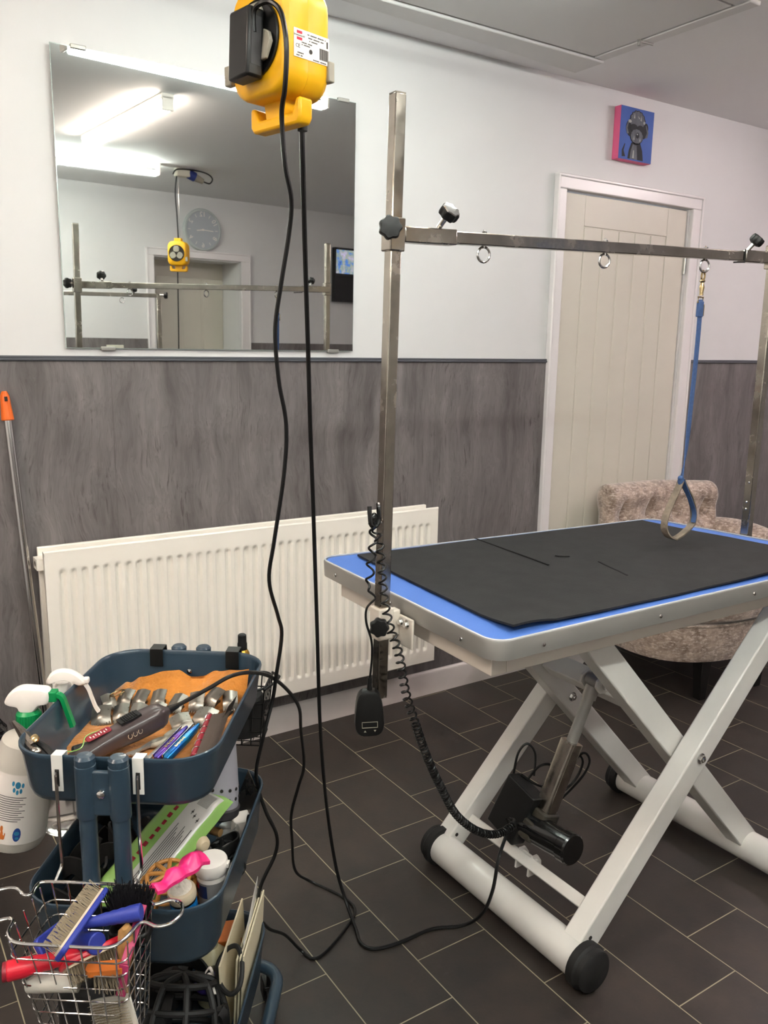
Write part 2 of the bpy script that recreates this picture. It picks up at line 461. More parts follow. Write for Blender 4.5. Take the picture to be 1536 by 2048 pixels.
# ------------------------------------------------------------------ the room
BW = 2.545                                     # inner face of the back wall
FO = Vector((1.4, -1.37, 0)); FA = math.atan(-.08)   # the opposite wall stands a little askew
FM = T(*FO) @ RZ(FA)                           # x along that wall, y into the room
CEIL = 2.4
mb = MB(); mb.b2(-2.2, 5.6, -2.6, 3.0, -.1, 0); structure('floor', mb, 'floor')
mb = MB(); mb.b2(-2.3, 5.7, -2.6, 3.0, CEIL, CEIL + .1); structure('ceiling', mb, 'ceiling')
mb = MB()
DX0, DX1, DZ = 2.505, 3.29, 1.995              # door opening in the back wall
mb.b2(-2.2, DX0, BW, BW + .12, 0, CEIL); mb.b2(DX1, 5.6, BW, BW + .12, 0, CEIL); mb.b2(DX0, DX1, BW, BW + .12, DZ, CEIL)
structure('wall_back', mb, 'wall')
mb = MB(); mb.b2(-2.3, -2.2, -2.6, 3.0, 0, CEIL); structure('wall_left', mb, 'wall')
mb = MB(); mb.b2(5.6, 5.7, -2.6, 3.0, 0, CEIL); structure('wall_right', mb, 'wall')
mb = MB(); mb.M = FM
ox0, ox1, oz = .745, 1.50, 1.94
mb.b2(-4.2, ox0, -.35, 0, 0, CEIL); mb.b2(ox1, 4.6, -.35, 0, 0, CEIL); mb.b2(ox0, ox1, -.35, 0, oz, CEIL)
structure('wall_front', mb, 'wall')
# cladding to dado height on both long walls
mb = MB(); mb.b2(-2.2, 2.462, BW - .008, BW, .1, 1.322); mb.b2(3.362, 5.6, BW - .008, BW, .1, 1.322)
structure('trim_1', mb, 'panel')
mb = MB()
for a, b in ((-2.2, 2.462), (3.362, 5.6)):
    mb.b2(a, b, BW - .012, BW, 1.322, 1.3295); mb.b2(a, b, BW - .015, BW, 1.3155, 1.3225)
structure('trim_2', mb, 'trim_grey', .002)
mb = MB(); mb.M = FM; mb.b2(-4.0, ox0 - .06, 0, .008, .1, 1.312); mb.b2(ox1 + .06, 4.4, 0, .008, .1, 1.292)
structure('trim_3', mb, 'panel')
mb = MB()
prof = [(0, 0), (.018, 0), (.018, .085), (.014, .094), (.006, .1), (0, .1)]
for a, b in ((-2.2, 2.44), (3.375, 5.6)):
    mb.loft([[(x, BW - d, z) for d, z in prof] for x in (a, b)])
structure('baseboard_back', mb, 'skirting')
mb = MB(); mb.M = FM; mb.b2(-4.0, ox0 - .06, 0, .018, 0, .1); mb.b2(ox1 + .06, 4.4, 0, .018, 0, .1); structure('baseboard_front', mb, 'skirting')

# back door: lining, architrave, ledged leaf with planks
d1 = empty('door_1', None, None, (2.9, BW, 0)); d1['kind'] = 'structure'
mb = MB(); aw = .065
mb.b2(2.459, 2.459 + aw - .012, BW - .022, BW, 0, 1.992); mb.b2(3.348 - aw + .012, 3.36, BW - .022, BW, 0, 1.992)
mb.b2(2.459, 3.36, BW - .022, BW, 1.992, 2.045)
mb.b2(2.4575, 2.47, BW - .028, BW - .001, .001, 2.0465); mb.b2(3.35, 3.3615, BW - .028, BW - .001, .001, 2.0465); mb.b2(2.4565, 3.3625, BW - .0285, BW - .0015, 2.035, 2.0475)
part('architrave', mb, 'frame_white', d1, .004)
mb = MB(); mb.b2(2.492, 2.507, BW - .004, BW + .12, 0, 1.99); mb.b2(3.287, 3.302, BW - .004, BW + .12, 0, 1.99); mb.b2(2.492, 3.302, BW - .004, BW + .12, 1.99, 2.004)
part('lining', mb, 'frame_white', d1, .002)
mb = MB(); y0, y1 = BW + .002, BW + .04
L0, L1 = 2.517, 3.283
mb.b2(L0, L1, y0 + .0035, y1, .01, 1.984)
mb.b2(L0, 2.64, y0, y0 + .01, .01, 1.984); mb.b2(3.155, L1, y0, y0 + .01, .01, 1.984)
mb.b2(2.64, 3.155, y0, y0 + .01, 1.864, 1.984); mb.b2(2.64, 3.155, y0, y0 + .01, .01, .2)
xs = [2.64, 2.745, 2.848, 2.948, 3.05, 3.155]
for a, b in zip(xs, xs[1:]): mb.b2(a + .004, b - .004, y0 + .0005, y0 + .01, .2, 1.86)
part('door_leaf', mb, 'door', d1, .002)
mb = MB(); mb.b2(2.509, 2.5175, y0 + .001, y1 - .004, .01, 1.982); part('leaf_edge', mb, 'rawwood', d1, label='bare wooden edge of the door leaf')
for z in (1.755, .25):
    mb = MB(); mb.cyl((3.286, BW - .006, z - .045), (3.286, BW - .006, z + .045), .005, n=10); mb.b2(3.281, 3.291, BW - .004, BW + .003, z - .045, z + .045); part('hinge', mb, 'chrome', d1)
# deep doorway in the opposite wall, seen in the mirror
d2 = empty('door_2', None, None, FM @ T(1.12, 0, 0)); d2['kind'] = 'structure'
mb = MB(); mb.M = FM
mb.b2(ox0 - .055, ox0 + .004, 0, .02, 0, 1.935); mb.b2(ox1 - .004, ox1 + .075, 0, .02, 0, 1.935); mb.b2(ox0 - .055, ox1 + .075, 0, .02, 1.935, 1.99)
mb.b2(ox0 - .058, ox0 - .045, 0, .027, 0, 1.994); mb.b2(ox1 + .062, ox1 + .075, 0, .027, 0, 1.994); mb.b2(ox0 - .058, ox1 + .078, 0, .027, 1.982, 1.994)
part('architrave', mb, 'frame_white', d2, .003)
mb = MB(); mb.M = FM; mb.b2(ox0, ox0 + .015, -.35, 0, 0, 1.94); mb.b2(ox1 - .015, ox1, -.35, 0, 0, 1.94); mb.b2(ox0, ox1, -.35, 0, 1.925, 1.94); part('lining', mb, 'wall', d2)
mb = MB(); mb.M = FM; mb.b2(ox0, ox1, -.34, -.3, 0, 1.93)
for a, b in ((.76, .87), (.89, 1.1), (1.12, 1.28), (1.3, 1.48)): mb.b2(a, b, -.3, -.294, .2, 1.8)
part('door_leaf', mb, 'door', d2, .003)

# loft hatch in the ceiling: board, dark joint, raised surround
mb = MB()
hx0, hx1, hy0, hy1 = 1.0, 2.378, 1.735, 2.298
mb.b2(hx0, hx1, hy0, hy1, CEIL - .004, CEIL + .01); h1 = empty('ceiling_hatch', None, None, (1.7, 2.0, CEIL)); h1['kind'] = 'structure'
part('hatch_joint', mb, 'gap', h1)
mb = MB(); mb.b2(hx0 + .006, hx1 - .007, hy0 + .006, hy1 - .007, CEIL - .012, CEIL); part('hatch_board', mb, 'hatch', h1)
mb = MB()
mb.b2(hx1 + .004, hx1 + .055, hy0 - .05, hy1, CEIL - .014, CEIL); mb.prism([(hx0 - .05, hy1 + .004), (hx1 + .06, hy1 + .004), (hx1 + .06, 2.445), (1.9, 2.405), (hx0 - .05, 2.35)], CEIL - .02, CEIL); mb.b2(hx0 - .05, hx1, hy0 - .05, hy0, CEIL - .012, CEIL)
part('hatch_frame', mb, 'hatch', h1, .004)
for q in ((2.384, 2.088),):
    mb = MB(); mb.cyl((q[0] - .02, q[1], CEIL - .016), (q[0] + .05, q[1] - .004, CEIL - .016), .004, n=8); mb.cyl((q[0] - .012, q[1], CEIL - .03), (q[0] - .012, q[1], CEIL), .006, n=8)
    part('hatch_catch', mb, 'alu', h1)

# ceiling battens; the far and near ones are unseen, added as fill light
def batten(p0, p1, kind, label, group=None, opal=(0, 13)):
    p0, p1 = Vector(p0), Vector(p1); c = (p0 + p1) / 2; d = (p1 - p0); L = d.length; a = math.atan2(d.y, d.x)
    r = empty('ceiling_batten', label, 'ceiling light', T(c.x, c.y, CEIL) @ RZ(a), group)
    mb = MB(); mb.box(0, 0, -.012, L, .056, .024); part('housing', mb, 'white_plastic', r, .003, local=True)
    for s in (-1, 1):
        mb = MB(); mb.box(s * (L / 2 - .006), 0, -.04, .012, .05, .06); part('end_cap', mb, 'white_plastic', r, .003, local=True)
    mb = MB(); mb.prism([(.027 * math.cos(t * PI / 12), -.048 - .027 * math.sin(t * PI / 12)) for t in range(*opal)], -L / 2 + .025, L / 2 - .025, Matrix(((0, 0, 1, 0), (1, 0, 0, 0), (0, 1, 0, 0), (0, 0, 0, 1))))
    part('diffuser', mb, kind, r, local=True)
batten((.775, 1.83, 0), (1.87, 1.727, 0), 'tube_wall', 'white ceiling batten light running along above the wall mirror')
batten((1.278, .156, 0), (1.342, 1.271, 0), 'tube_warm', 'warm white ceiling batten light running across the room, slanting in the mirror')
batten((-.9, -.363, 0), (1.85, -.357, 0), 'tube_cool', 'white ceiling batten light near the opposite wall, lowest of those in the mirror')
batten((4.1, 1.75, 0), (4.1, .5, 0), 'fill_far', 'added fill light, out of view over the far end of the room', opal=(-4, 17))
batten((-1.6, 1.2, 0), (-.4, 1.2, 0), 'fill_near', 'added fill light, out of view over the near end of the room', opal=(-4, 17))

# ------------------------------------------------------------------ mirror and its clips
TILT = math.radians(.6)
MM = T(1.0555, BW - .004, 1.351) @ RX(TILT)     # x right, z up, front face to -y
mr = empty('wall_mirror', 'large frameless rectangular mirror on the white wall above the radiator', 'mirror', MM)
mw, mh = .958, .802
mb = MB(); mb.box(0, -.003, mh / 2, mw, .004, mh); part('backing', mb, 'mirror_edge', mr, local=True)
mb = MB(); mb.box(0, -.0055, mh / 2, mw - .004, .001, mh - .004); part('glass', mb, 'mirror', mr, local=True)
for x, z in ((-.405, mh), (.43, mh), (-.36, 0), (.40, 0)):
    mb = MB(); mb.box(x, -.004, z, .042, .012, .012); part('clip', mb, 'alu', mr, .002, local=True)

# ------------------------------------------------------------------ radiator
rd = empty('radiator', 'long cream double panel radiator with ribbed front under the mirror', 'radiator', (1.16, BW - .07, .19))
x0, x1, yf, z0, z1 = .462, 1.852, BW - .109, .188, .781
def rib_panel(y, zt):
    """pressed panel: flutes with rounded ends"""
    pitch = (x1 - x0 - .06) / 42
    def fn(u, v):
        x = x0 + (x1 - x0) * u; z = z0 + (zt - z0) * v
        k = (x - x0 - .03) / pitch; d = 0
        if 0 <= k <= 42:
            c = abs((k % 1) - .5) * 2          # 0 in the middle of a flute
            e = min(z - (z0 + .045), zt - .052 - z)
            d = .011 * max(0, 1 - (c / .62) ** 2) * min(1, max(0, e / .012))
        return (x, y + d, z)
    return fn
mb = MB()
zs = [0, .05, .07, .078, .086, .098, .12, .5, .86, .89, .9, .908, .915, .925, .95, 1]
fn = rib_panel(yf, z1)
vs = []; NU = 336
for v in zs:
    vs += [fn(i / NU, v) for i in range(NU + 1)]
fs = [(j * (NU + 1) + i, j * (NU + 1) + i + 1, (j + 1) * (NU + 1) + i + 1, (j + 1) * (NU + 1) + i) for j in range(len(zs) - 1) for i in range(NU)]
mb._add(vs, fs)
mb.b2(x0 + .001, x1 - .001, yf + .009, yf + .014, z0 + .001, z1 - .001)
mb.tube([(x0, yf + .006, z0), (x0, yf + .006, z1), (x1, yf + .006, z1), (x1, yf + .006, z0)], .0065, 10, closed=True)
part('front_panel', mb, 'radiator', rd, angle=30)
mb = MB(); mb.b2(x0 - .005, x1 - .01, yf + .062, yf + .076, z0, z1 + .006); part('rear_panel', mb, 'radiator', rd, .003)
mb = MB()
for i in range(46): mb.b2(x0 + .03 + i * .029, x0 + .032 + i * .029, yf + .014, yf + .062, z0 + .05, z1 - .05)
part('fins', mb, 'radiator', rd)
for x, z, s in ((x0 + .012, z1 - .035, -1), (x1 - .012, z0 + .03, 1), (x1 - .012, z1 - .035, 1)):
    mb = MB(); mb.cyl((x, yf + .04, z), (x + s * .02, yf + .04, z), .014, n=12); mb.b2(x - .03, x + .012, yf + .014, yf + .062, z - .016, z + .016); part('pipe_boss', mb, 'radiator', rd)
    mb = MB(); mb.cyl((x + s * .018, yf + .04, z), (x + s * .03, yf + .04, z), .009, n=6); part('bleed_plug', mb, 'chrome', rd)
mb = MB(); mb.cyl((x1 + .03, yf + .04, z0 + .03), (x1 + .03, BW - .009, z0 + .03), .0075, n=10); mb.cyl((x1, yf + .04, z0 + .03), (x1 + .045, yf + .04, z0 + .03), .011, n=10); mb.cyl((x1 + .03, yf + .04, z0 + .02), (x1 + .03, yf + .04, z0 + .075), .013, n=12)
part('valve', mb, 'chrome', rd)

# ------------------------------------------------------------------ painted canvas of a dog
CX0, CX1, CZ0, CZ1 = 2.7715, 2.972, 2.136, 2.339
cv = empty('canvas_painting', 'small deep square canvas of a grey dog on blue with pink sides', 'painting', (2.87, BW, 2.237))
mb = MB(); mb.b2(CX0, CX1, BW - .035, BW - .0005, CZ0, CZ1); part('canvas_sides', mb, 'canvas_pink', cv, .002, label='pink painted sides of the canvas')
mb = MB(); mb.b2(CX0 + .001, CX1 - .001, BW - .036, BW - .034, CZ0 + .001, CZ1 - .001); part('canvas_face', mb, 'canvas_blue', cv, label='blue painted face of the canvas')
def canv(mb, pts, d):
    """polygon in canvas coordinates 0..1 (x right, y up), standing d mm proud"""
    P = [(CX0 + u * .2005, CZ0 + v * .203) for u, v in pts]
    mb.prism(P, -.0002, .0003, Matrix(((1, 0, 0, 0), (0, 0, -1, BW - .036 - d * .001), (0, 1, 0, 0), (0, 0, 0, 1))))
def ell(cx, cy, rx, ry, n=20, a=0, jag=0.):
    out = []
    for i in range(n):
        t = 2 * PI * i / n; k = 1 + (jag if i % 2 else 0)
        x, y = rx * k * math.cos(t), ry * k * math.sin(t)
        out.append((cx + x * math.cos(a) - y * math.sin(a), cy + x * math.sin(a) + y * math.cos(a)))
    return out
mb = MB()
canv(mb, [(.27, .03), (.3, .2), (.36, .34), (.62, .36), (.7, .22), (.74, .03)], .3)
canv(mb, [(.1, .05), (.09, .17), (.16, .3), (.18, .3), (.14, .17), (.2, .06)], .3)
canv(mb, ell(.29, .6, .11, .155, a=.25), .4); canv(mb, ell(.73, .6, .1, .16, a=-.35), .4)
canv(mb, ell(.5, .75, .23, .2, 30, 0, .08), .3); canv(mb, ell(.5, .47, .2, .15), .3)
part('dog_outline', mb, 'dog_dark', cv)
mb = MB()
canv(mb, ell(.5, .76, .2, .17, 30, 0, .12), .8); canv(mb, ell(.5, .47, .175, .13, 26, 0, .06), 1.4)
canv(mb, [(.33, .03), (.35, .18), (.4, .31), (.52, .3), (.56, .03)], .8)
canv(mb, [(.2, .49), (.17, .6), (.22, .73), (.25, .72), (.21, .6), (.26, .5)], .9); canv(mb, [(.82, .48), (.85, .58), (.77, .72), (.75, .7), (.8, .58), (.76, .47)], .9)
part('dog_coat', mb, 'dog_grey', cv)
mb = MB(); canv(mb, ell(.4, .62, .12, .075), 1.2); canv(mb, ell(.6, .62, .11, .07), 1.2); canv(mb, ell(.52, .49, .05, .055), 1.9); part('dog_mask', mb, 'dog_dark', cv)
for P_, d_ in ((ell(.27, .73, .05, .03), 1.4), (ell(.7, .75, .03, .03), 1.4), (ell(.51, .51, .022, .014), 2.3), ([(.4, .05), (.42, .2), (.45, .2), (.46, .05)], 1.2), ([(.5, .86), (.54, .8), (.56, .82)], 1.2), ([(.38, .8), (.4, .9), (.42, .8)], 1.2), ([(.58, .78), (.6, .87), (.62, .77)], 1.2), ([(.4, .4), (.42, .48), (.44, .4)], 1.8), ([(.58, .38), (.6, .46), (.62, .4)], 1.8)):
    mb = MB(); canv(mb, P_, d_); part('paint_highlight', mb, 'dog_light', cv)

# ------------------------------------------------------------------ opposite wall: clock, television, switch (seen in the mirror)
CM = FM @ T(1.153, .0, 2.15)
ck = empty('wall_clock', 'round grey wall clock above the doorway, seen in the mirror', 'clock', CM)
RYm = Matrix(((-1, 0, 0, 0), (0, 0, 1, 0), (0, 1, 0, 0), (0, 0, 0, 1)))      # x to the viewer's right in the room, z towards the room
mb = MB(); mb.lathe([(.158, 0), (.16, .02), (.155, .034), (.142, .036), (.14, .026)], 48, RYm); part('clock_case', mb, 'clock_rim', ck, local=True)
mb = MB(); mb.lathe([(.141, .02), (.141, .027)], 48, RYm); part('clock_face', mb, 'clock', ck, local=True)
mb = MB()
for h in range(1, 13):
    a = PI / 2 - h * PI / 6; p = (.115 * math.cos(a), .115 * math.sin(a))
    mm = RYm @ T(p[0], p[1], .028)
    if h % 2: mb.box(0, 0, 0, .022, .004, .001, mm @ RZ(a))
    else: mb.text(str(h), .052, mm @ RZ(a - PI / 2 if h not in (6,) else 0), depth=.001)
part('numerals', mb, 'white_plastic', ck, local=True)
mb = MB()
for a, L, w in ((PI + .05, .1, .006), (-.15, .065, .008)): mb.box(L / 2 - .012, 0, 0, L, w, .002, RYm @ T(0, 0, .03) @ RZ(PI - a if False else a))
mb.lathe([(.008, .027), (.008, .034)], 12, RYm); part('clock_hands', mb, 'white_plastic', ck, local=True)
TM = FM @ T(2.383, .06, 1.66)
tv = empty('television', 'wall television with a blue outdoor picture, cut off at the mirror edge', 'television', TM)
mb = MB(); mb.b2(0, .75, -.05, 0, .21, .458); mb.b2(0, .75, .0, .004, .21, .222); part('screen_case', mb, 'tv_bezel', tv, .003, local=True)
mb = MB(); mb.b2(.012, .738, 0, .0015, .24, .44); part('screen', mb, 'tv', tv, local=True)
mb = MB(); mb.b2(.0, .75, -.05, .002, 0, .212); part('lower_case', mb, 'tv_bezel', tv, .003, local=True)
mb = MB(); mb.b2(.3, .38, .002, .003, .116, .124); part('badge', mb, 'white_plastic', tv, local=True)
mb = MB(); mb.M = FM; mb.b2(.36, .49, .008, .02, 1.21, 1.262); solo('light_switch', mb, 'socket_white', 'white switch plate at the top of the grey cladding, seen in the mirror', 'switch', m=FM @ T(.42, .01, 1.23), bevel=.003)

# ------------------------------------------------------------------ broom handle leaning by the radiator
bh = empty('broom', 'steel broom handle with an orange grip leaning on the grey cladding', 'broom', (.425, 2.47, 0))
top = Vector((.404, 2.53, 1.232)); bot = Vector((.452, 2.44, .05))
def on_b(t): return top.lerp(bot, t)
mb = MB(); mb.tube([on_b(.06), on_b(1.)], .0115, 14); part('pole', mb, 'chrome', bh)
mb = MB(); mb.tube([on_b(t) for t in (0, .004, .012, .03, .05, .066, .068)], [.006, .009, .0125, .0135, .0155, .017, .015], 16); part('grip', mb, 'orange_grip', bh)
mb = MB(); mb.tube([on_b(.012) + Vector((0, -.0145, 0)), on_b(.022) + Vector((0, -.0152, 0))], [.004, .004], 10); part('hang_hole', mb, 'gap', bh)
mb = MB(); mb.b2(.3, .56, 2.4, 2.47, .02, .075); part('broom_head', mb, 'black', bh, .01)
# black bag at the left edge
mb = MB()
def bagf(u, v):
    a = u * 2 * PI; t = v
    r = .13 * (math.sin(PI * min(.98, .12 + t * .86)) ** .6)
    n1 = noise.noise(Vector((math.cos(a) * 2.2, math.sin(a) * 2.2, t * 5))) * .04 + noise.noise(Vector((math.cos(a) * 6, math.sin(a) * 6, t * 13))) * .018
    r = max(.004, r + n1)
    return (.2 + r * math.cos(a), 2.33 + r * .7 * math.sin(a), .005 + t * .47)
mb.grid(bagf, 40, 26)
solo('refuse_bag', mb, 'bag', 'crumpled black plastic bag at the left edge beside the broom', 'bag', m=(.2, 2.33, 0))

# ------------------------------------------------------------------ scissor-lift grooming table
TX0, TX1, TY0, TY1, TZ = .953, 2.187, 1.074, 1.752, .862
def tw(v):
    """the table stands slightly askew and out of level"""
    u = (v.x - TX0) / (TX1 - TX0); w = (v.y - TY0) / (TY1 - TY0)
    q = [(.933, 1.051, 0.), (2.103, 1.019, .012), (.950, 1.722, .004), (2.071, 1.646, .002)]
    k = ((1 - u) * (1 - w), u * (1 - w), (1 - u) * w, u * w)
    return Vector((sum(a * c[0] for a, c in zip(k, q)), sum(a * c[1] for a, c in zip(k, q)), v.z + sum(a * c[2] for a, c in zip(k, q))))
def twist(mb):
    mb.v = [tw(v) for v in mb.v]; return mb
tb = empty('grooming_table', 'white scissor-lift grooming table with a blue top under a black mat', 'table', (1.58, 1.4, 0))
tcx, tcy, tl_, tw_ = (TX0 + TX1) / 2, (TY0 + TY1) / 2, TX1 - TX0, TY1 - TY0
mb = MB(); mb.prism(rrect(tl_ - .006, tw_ - .006, .047, 8, tcx, tcy), TZ - .034, TZ); part('tabletop', twist(mb), 'blue_top', tb)
mb = MB()
o, i_ = rrect(tl_, tw_, .042, 8, tcx, tcy), rrect(tl_ - .009, tw_ - .009, .0375, 8, tcx, tcy)
o2 = rrect(tl_ + .004, tw_ + .004, .044, 8, tcx, tcy); i2 = rrect(tl_ - .03, tw_ - .03, .04, 8, tcx, tcy)
def lp(p, z): return [(x, y, z) for x, y in p]
mb.loft([lp(i_, TZ - .001), lp(i_, TZ + .002), lp(o, TZ + .002), lp(o2, TZ - .003), lp(o, TZ - .036), lp(i2, TZ - .037), lp(i2, TZ - .033)], False, False)
tr_ = part('edge_trim', twist(mb), 'alu', tb, angle=50)
mb = MB(); o3 = rrect(tl_ + .001, tw_ + .001, .0425, 8, tcx, tcy); mb.loft([lp(i_, TZ - .001), lp(i_, TZ + .0032), lp(o3, TZ + .0032), lp(o3, TZ + .0005)], False, False); part('trim_lip', twist(mb), 'trim_bright', tr_, angle=50)
scr = [(x, TY0 - .003, -90) for x in (1.07, 1.4, 1.72, 2.05)] + [(TX0 - .003, y, 0) for y in (1.17, 1.66)] + [(TX0 - .003, 1.42, 0)]
for x, y, a in scr:
    mb = MB(); d = (0, -1, 0) if a else (-1, 0, 0); mb.lathe([(.0045, 0), (.004, .002), (.0015, .003)], 10, axis_matrix((x, y, TZ - .019), d)); part('screw', twist(mb), 'chrome', tb)
mb = MB()
fz0, fz1 = TZ - .085, TZ - .036
mb.b2(.99, 1.03, 1.125, 1.70, fz0, fz1); mb.b2(2.1, 2.14, 1.125, 1.70, fz0 - .008, fz1 - .008)
mb.b2(1.03, 2.1, 1.125, 1.16, fz0, fz1 - .002); mb.b2(1.03, 2.1, 1.665, 1.70, fz0 - .004, fz1 - .01)
part('subframe', twist(mb), 'beige_steel', tb, .002)
def leg(x0, z0, x1, z1, y, w=.05, h=.062):
    mb = MB(); mb.bar((x0, y, z0), (x1, y, z1), h, w, (0, 1, 0)); return part('scissor_leg', mb, 'white_steel', tb, .004)
YA, YB, YC, YD = 1.128, 1.186, 1.600, 1.542
leg(1.276, .062, 1.99, .79, YA); leg(1.278, .062, 1.99, .79, YC)
leg(1.985, .06, 1.287, .79, YB); leg(1.985, .06, 1.288, .79, YD)
for x, y0, y1 in ((1.262, 1.083, 1.608), (1.977, 1.045, 1.605)):
    mb = MB(); mb.cyl((x, y0, .052), (x, y1, .052), .0415, n=28); tube = part('base_tube', mb, 'white_steel', tb)
    for y, s in ((y0, -1), (y1, 1)):
        mb = MB(); mb.lathe([(.040, -.012), (.052, -.01), (.0525, .008), (.050, .011), (.048, .013), (.047, .026), (.042, .030), (.0, .031)], 28, axis_matrix((x, y, .0525), (0, s, 0)), False)
        part('rubber_foot', mb, 'black_rub', tube, label='black rubber end cap')
for p0, p1, w in (((1.348, YA, .113), (1.348, YC, .113), .042), ((1.54, YB + .03, .552), (1.54, YD - .03, .552), .045)):
    mb = MB(); mb.bar(p0, p1, w, .028 if w < .045 else .05, (.7, 0, .7)); part('crossbar', mb, 'white_steel', tb, .003)
for y, s in ((YA - .026, -1), (YC + .026, 1), (YD - .028, -1)):
    mb = MB(); ax = axis_matrix((1.633, y, .432), (0, s, 0)); mb.lathe([(.013, 0), (.013, .002)], 16, ax); mb.lathe([(.0095, .002), (.0095, .008)], 6, ax); mb.lathe([(.005, .008), (.004, .012)], 8, ax); part('pivot_bolt', mb, 'chrome', tb)
for x, y in ((1.274, YA - .026), (1.27, YC - .026)):
    mb = MB(); mb.lathe([(.005, 0), (.005, .001)], 12, axis_matrix((x + .02, y, .094), (0, -1, 0))); part('bolt_hole', mb, 'gap', tb)
# actuator
ac = empty('linear_actuator', None, None, (1.40, 1.35, .23)); ac.parent = tb; ac.matrix_parent_inverse = WM[tb.name].inverted(); WM['linear_actuator'] = T(1.40, 1.33, .23)
AB, AT = Vector((1.352, 1.345, .13)), Vector((1.499, 1.30, .576)); ad = (AT - AB).normalized()
mb = MB(); mb.cyl(AB + ad * .30, AT - ad * .01, .014, n=18); mb.lathe([(.019, -.018), (.02, .0), (.019, .018)], 16, axis_matrix(AT, (0, 1, 0))); mb.cyl(AT - ad * .045, AT - ad * .012, .018, n=16); part('piston_rod', mb, 'alu', ac)
mb = MB(); mb.M = axis_matrix(AB + ad * .085, ad, (0, 1, 0)); mb.prism(rrect(.042, .046, .008, 4), 0, .225); part('actuator_tube', mb, 'steel', ac)
mb = MB(); mb.M = axis_matrix(AB + ad * .05, ad, (0, 1, 0)); mb.prism(rrect(.058, .06, .012, 4), .0, .075); mb.prism(rrect(.07, .05, .012, 4, -.012, -.0), -.004, .045); part('gearbox', mb, 'dusty', ac, .004)
mo = Vector((1.362, 1.375, .200)); me_ = Vector((1.364, 1.215, .212)); md = (me_ - mo).normalized()
mb = MB(); mb.lathe([(.028, -.035), (.038, -.03), (.0385, 0), (.036, .004), (.036, .135), (.0385, .138), (.0385, .160), (.035, .164), (0, .164)], 28, axis_matrix(mo, md), True); part('motor', mb, 'black_gloss', ac)
mb = MB(); mb.lathe([(.0375, 0), (.0375, .002)], 28, axis_matrix(mo + md * .147, md)); part('motor_band', mb, 'alu', ac)
mb = MB()
for s in (-1, 1): mb.prism([(-.022, 0), (.022, 0), (.02, .032), (.008, .05), (-.008, .05), (-.02, .032)], -.003, .003, T(1.352, 1.345 + s * .022, .09) @ RX(PI / 2))
mb.cyl((1.352, 1.312, .128), (1.352, 1.378, .128), .006, n=10); part('lower_clevis', mb, 'white_steel', ac)
mb = MB()
for s in (-1, 1): mb.prism([(-.035, -.018), (.012, -.022), (.03, -.008), (.03, .008), (.012, .022), (-.035, .02)], -.003, .003, T(1.505, 1.30 + s * .025, .574) @ RY(.25) @ Matrix.Scale(-1, 4, (1, 0, 0)) @ RX(PI / 2))
part('upper_clevis', mb, 'white_steel', ac)
mb = MB(); mb.cyl((1.499, 1.26, .576), (1.499, 1.34, .576), .006, n=10); mb.cyl((1.499, 1.26, .576), (1.499, 1.268, .576), .011, n=6); part('clevis_bolt', mb, 'chrome', ac)
# control box with its leads
mb = MB(); mb.M = T(1.357, 1.42, .232) @ RX(math.radians(15)) @ RY(math.radians(14)); mb.prism(rrect(.05, .1, .006, 3), -.076, .066); mb.box(.028, 0, .04, .012, .075, .03)
part('control_box', mb, 'black', tb, .003)
mb = MB()
def lead(pts, r=.0032): mb.tube(smooth(pts, 7), r, 7)
lead([(1.372, 1.455, 0.3), (1.38, 1.450, 0.36), (1.4, 1.440, 0.385), (1.415, 1.425, 0.36), (1.4, 1.410, 0.31)])
lead([(1.39, 1.420, 0.3), (1.41, 1.405, 0.335), (1.435, 1.390, 0.34), (1.44, 1.380, 0.315), (1.425, 1.380, 0.295)])
lead([(1.385, 1.440, 0.305), (1.41, 1.400, 0.285), (1.44, 1.400, 0.285), (1.465, 1.365, 0.33), (1.485, 1.330, 0.385), (1.5, 1.320, 0.36), (1.475, 1.330, 0.31), (1.42, 1.365, 0.24), (1.36, 1.400, 0.21)])
lead([(1.38, 1.450, 0.302), (1.42, 1.400, 0.28), (1.45, 1.395, 0.29), (1.458, 1.360, 0.35), (1.475, 1.345, 0.38), (1.492, 1.335, 0.355), (1.47, 1.345, 0.3), (1.4, 1.360, 0.26)])
lead([(1.47, 1.345, .30), (1.41, 1.36, .265), (1.345, 1.41, .195), (1.30, 1.40, .20)], .003)
part('wiring', mb, 'cable', tb)
mb = MB(); mb.tube(smooth([(1.44, 1.31, .30), (1.47, 1.30, .305), (1.50, 1.32, .32), (1.50, 1.36, .32), (1.46, 1.375, .305), (1.43, 1.34, .30)], 5, True), .0015, 6, closed=True); pass

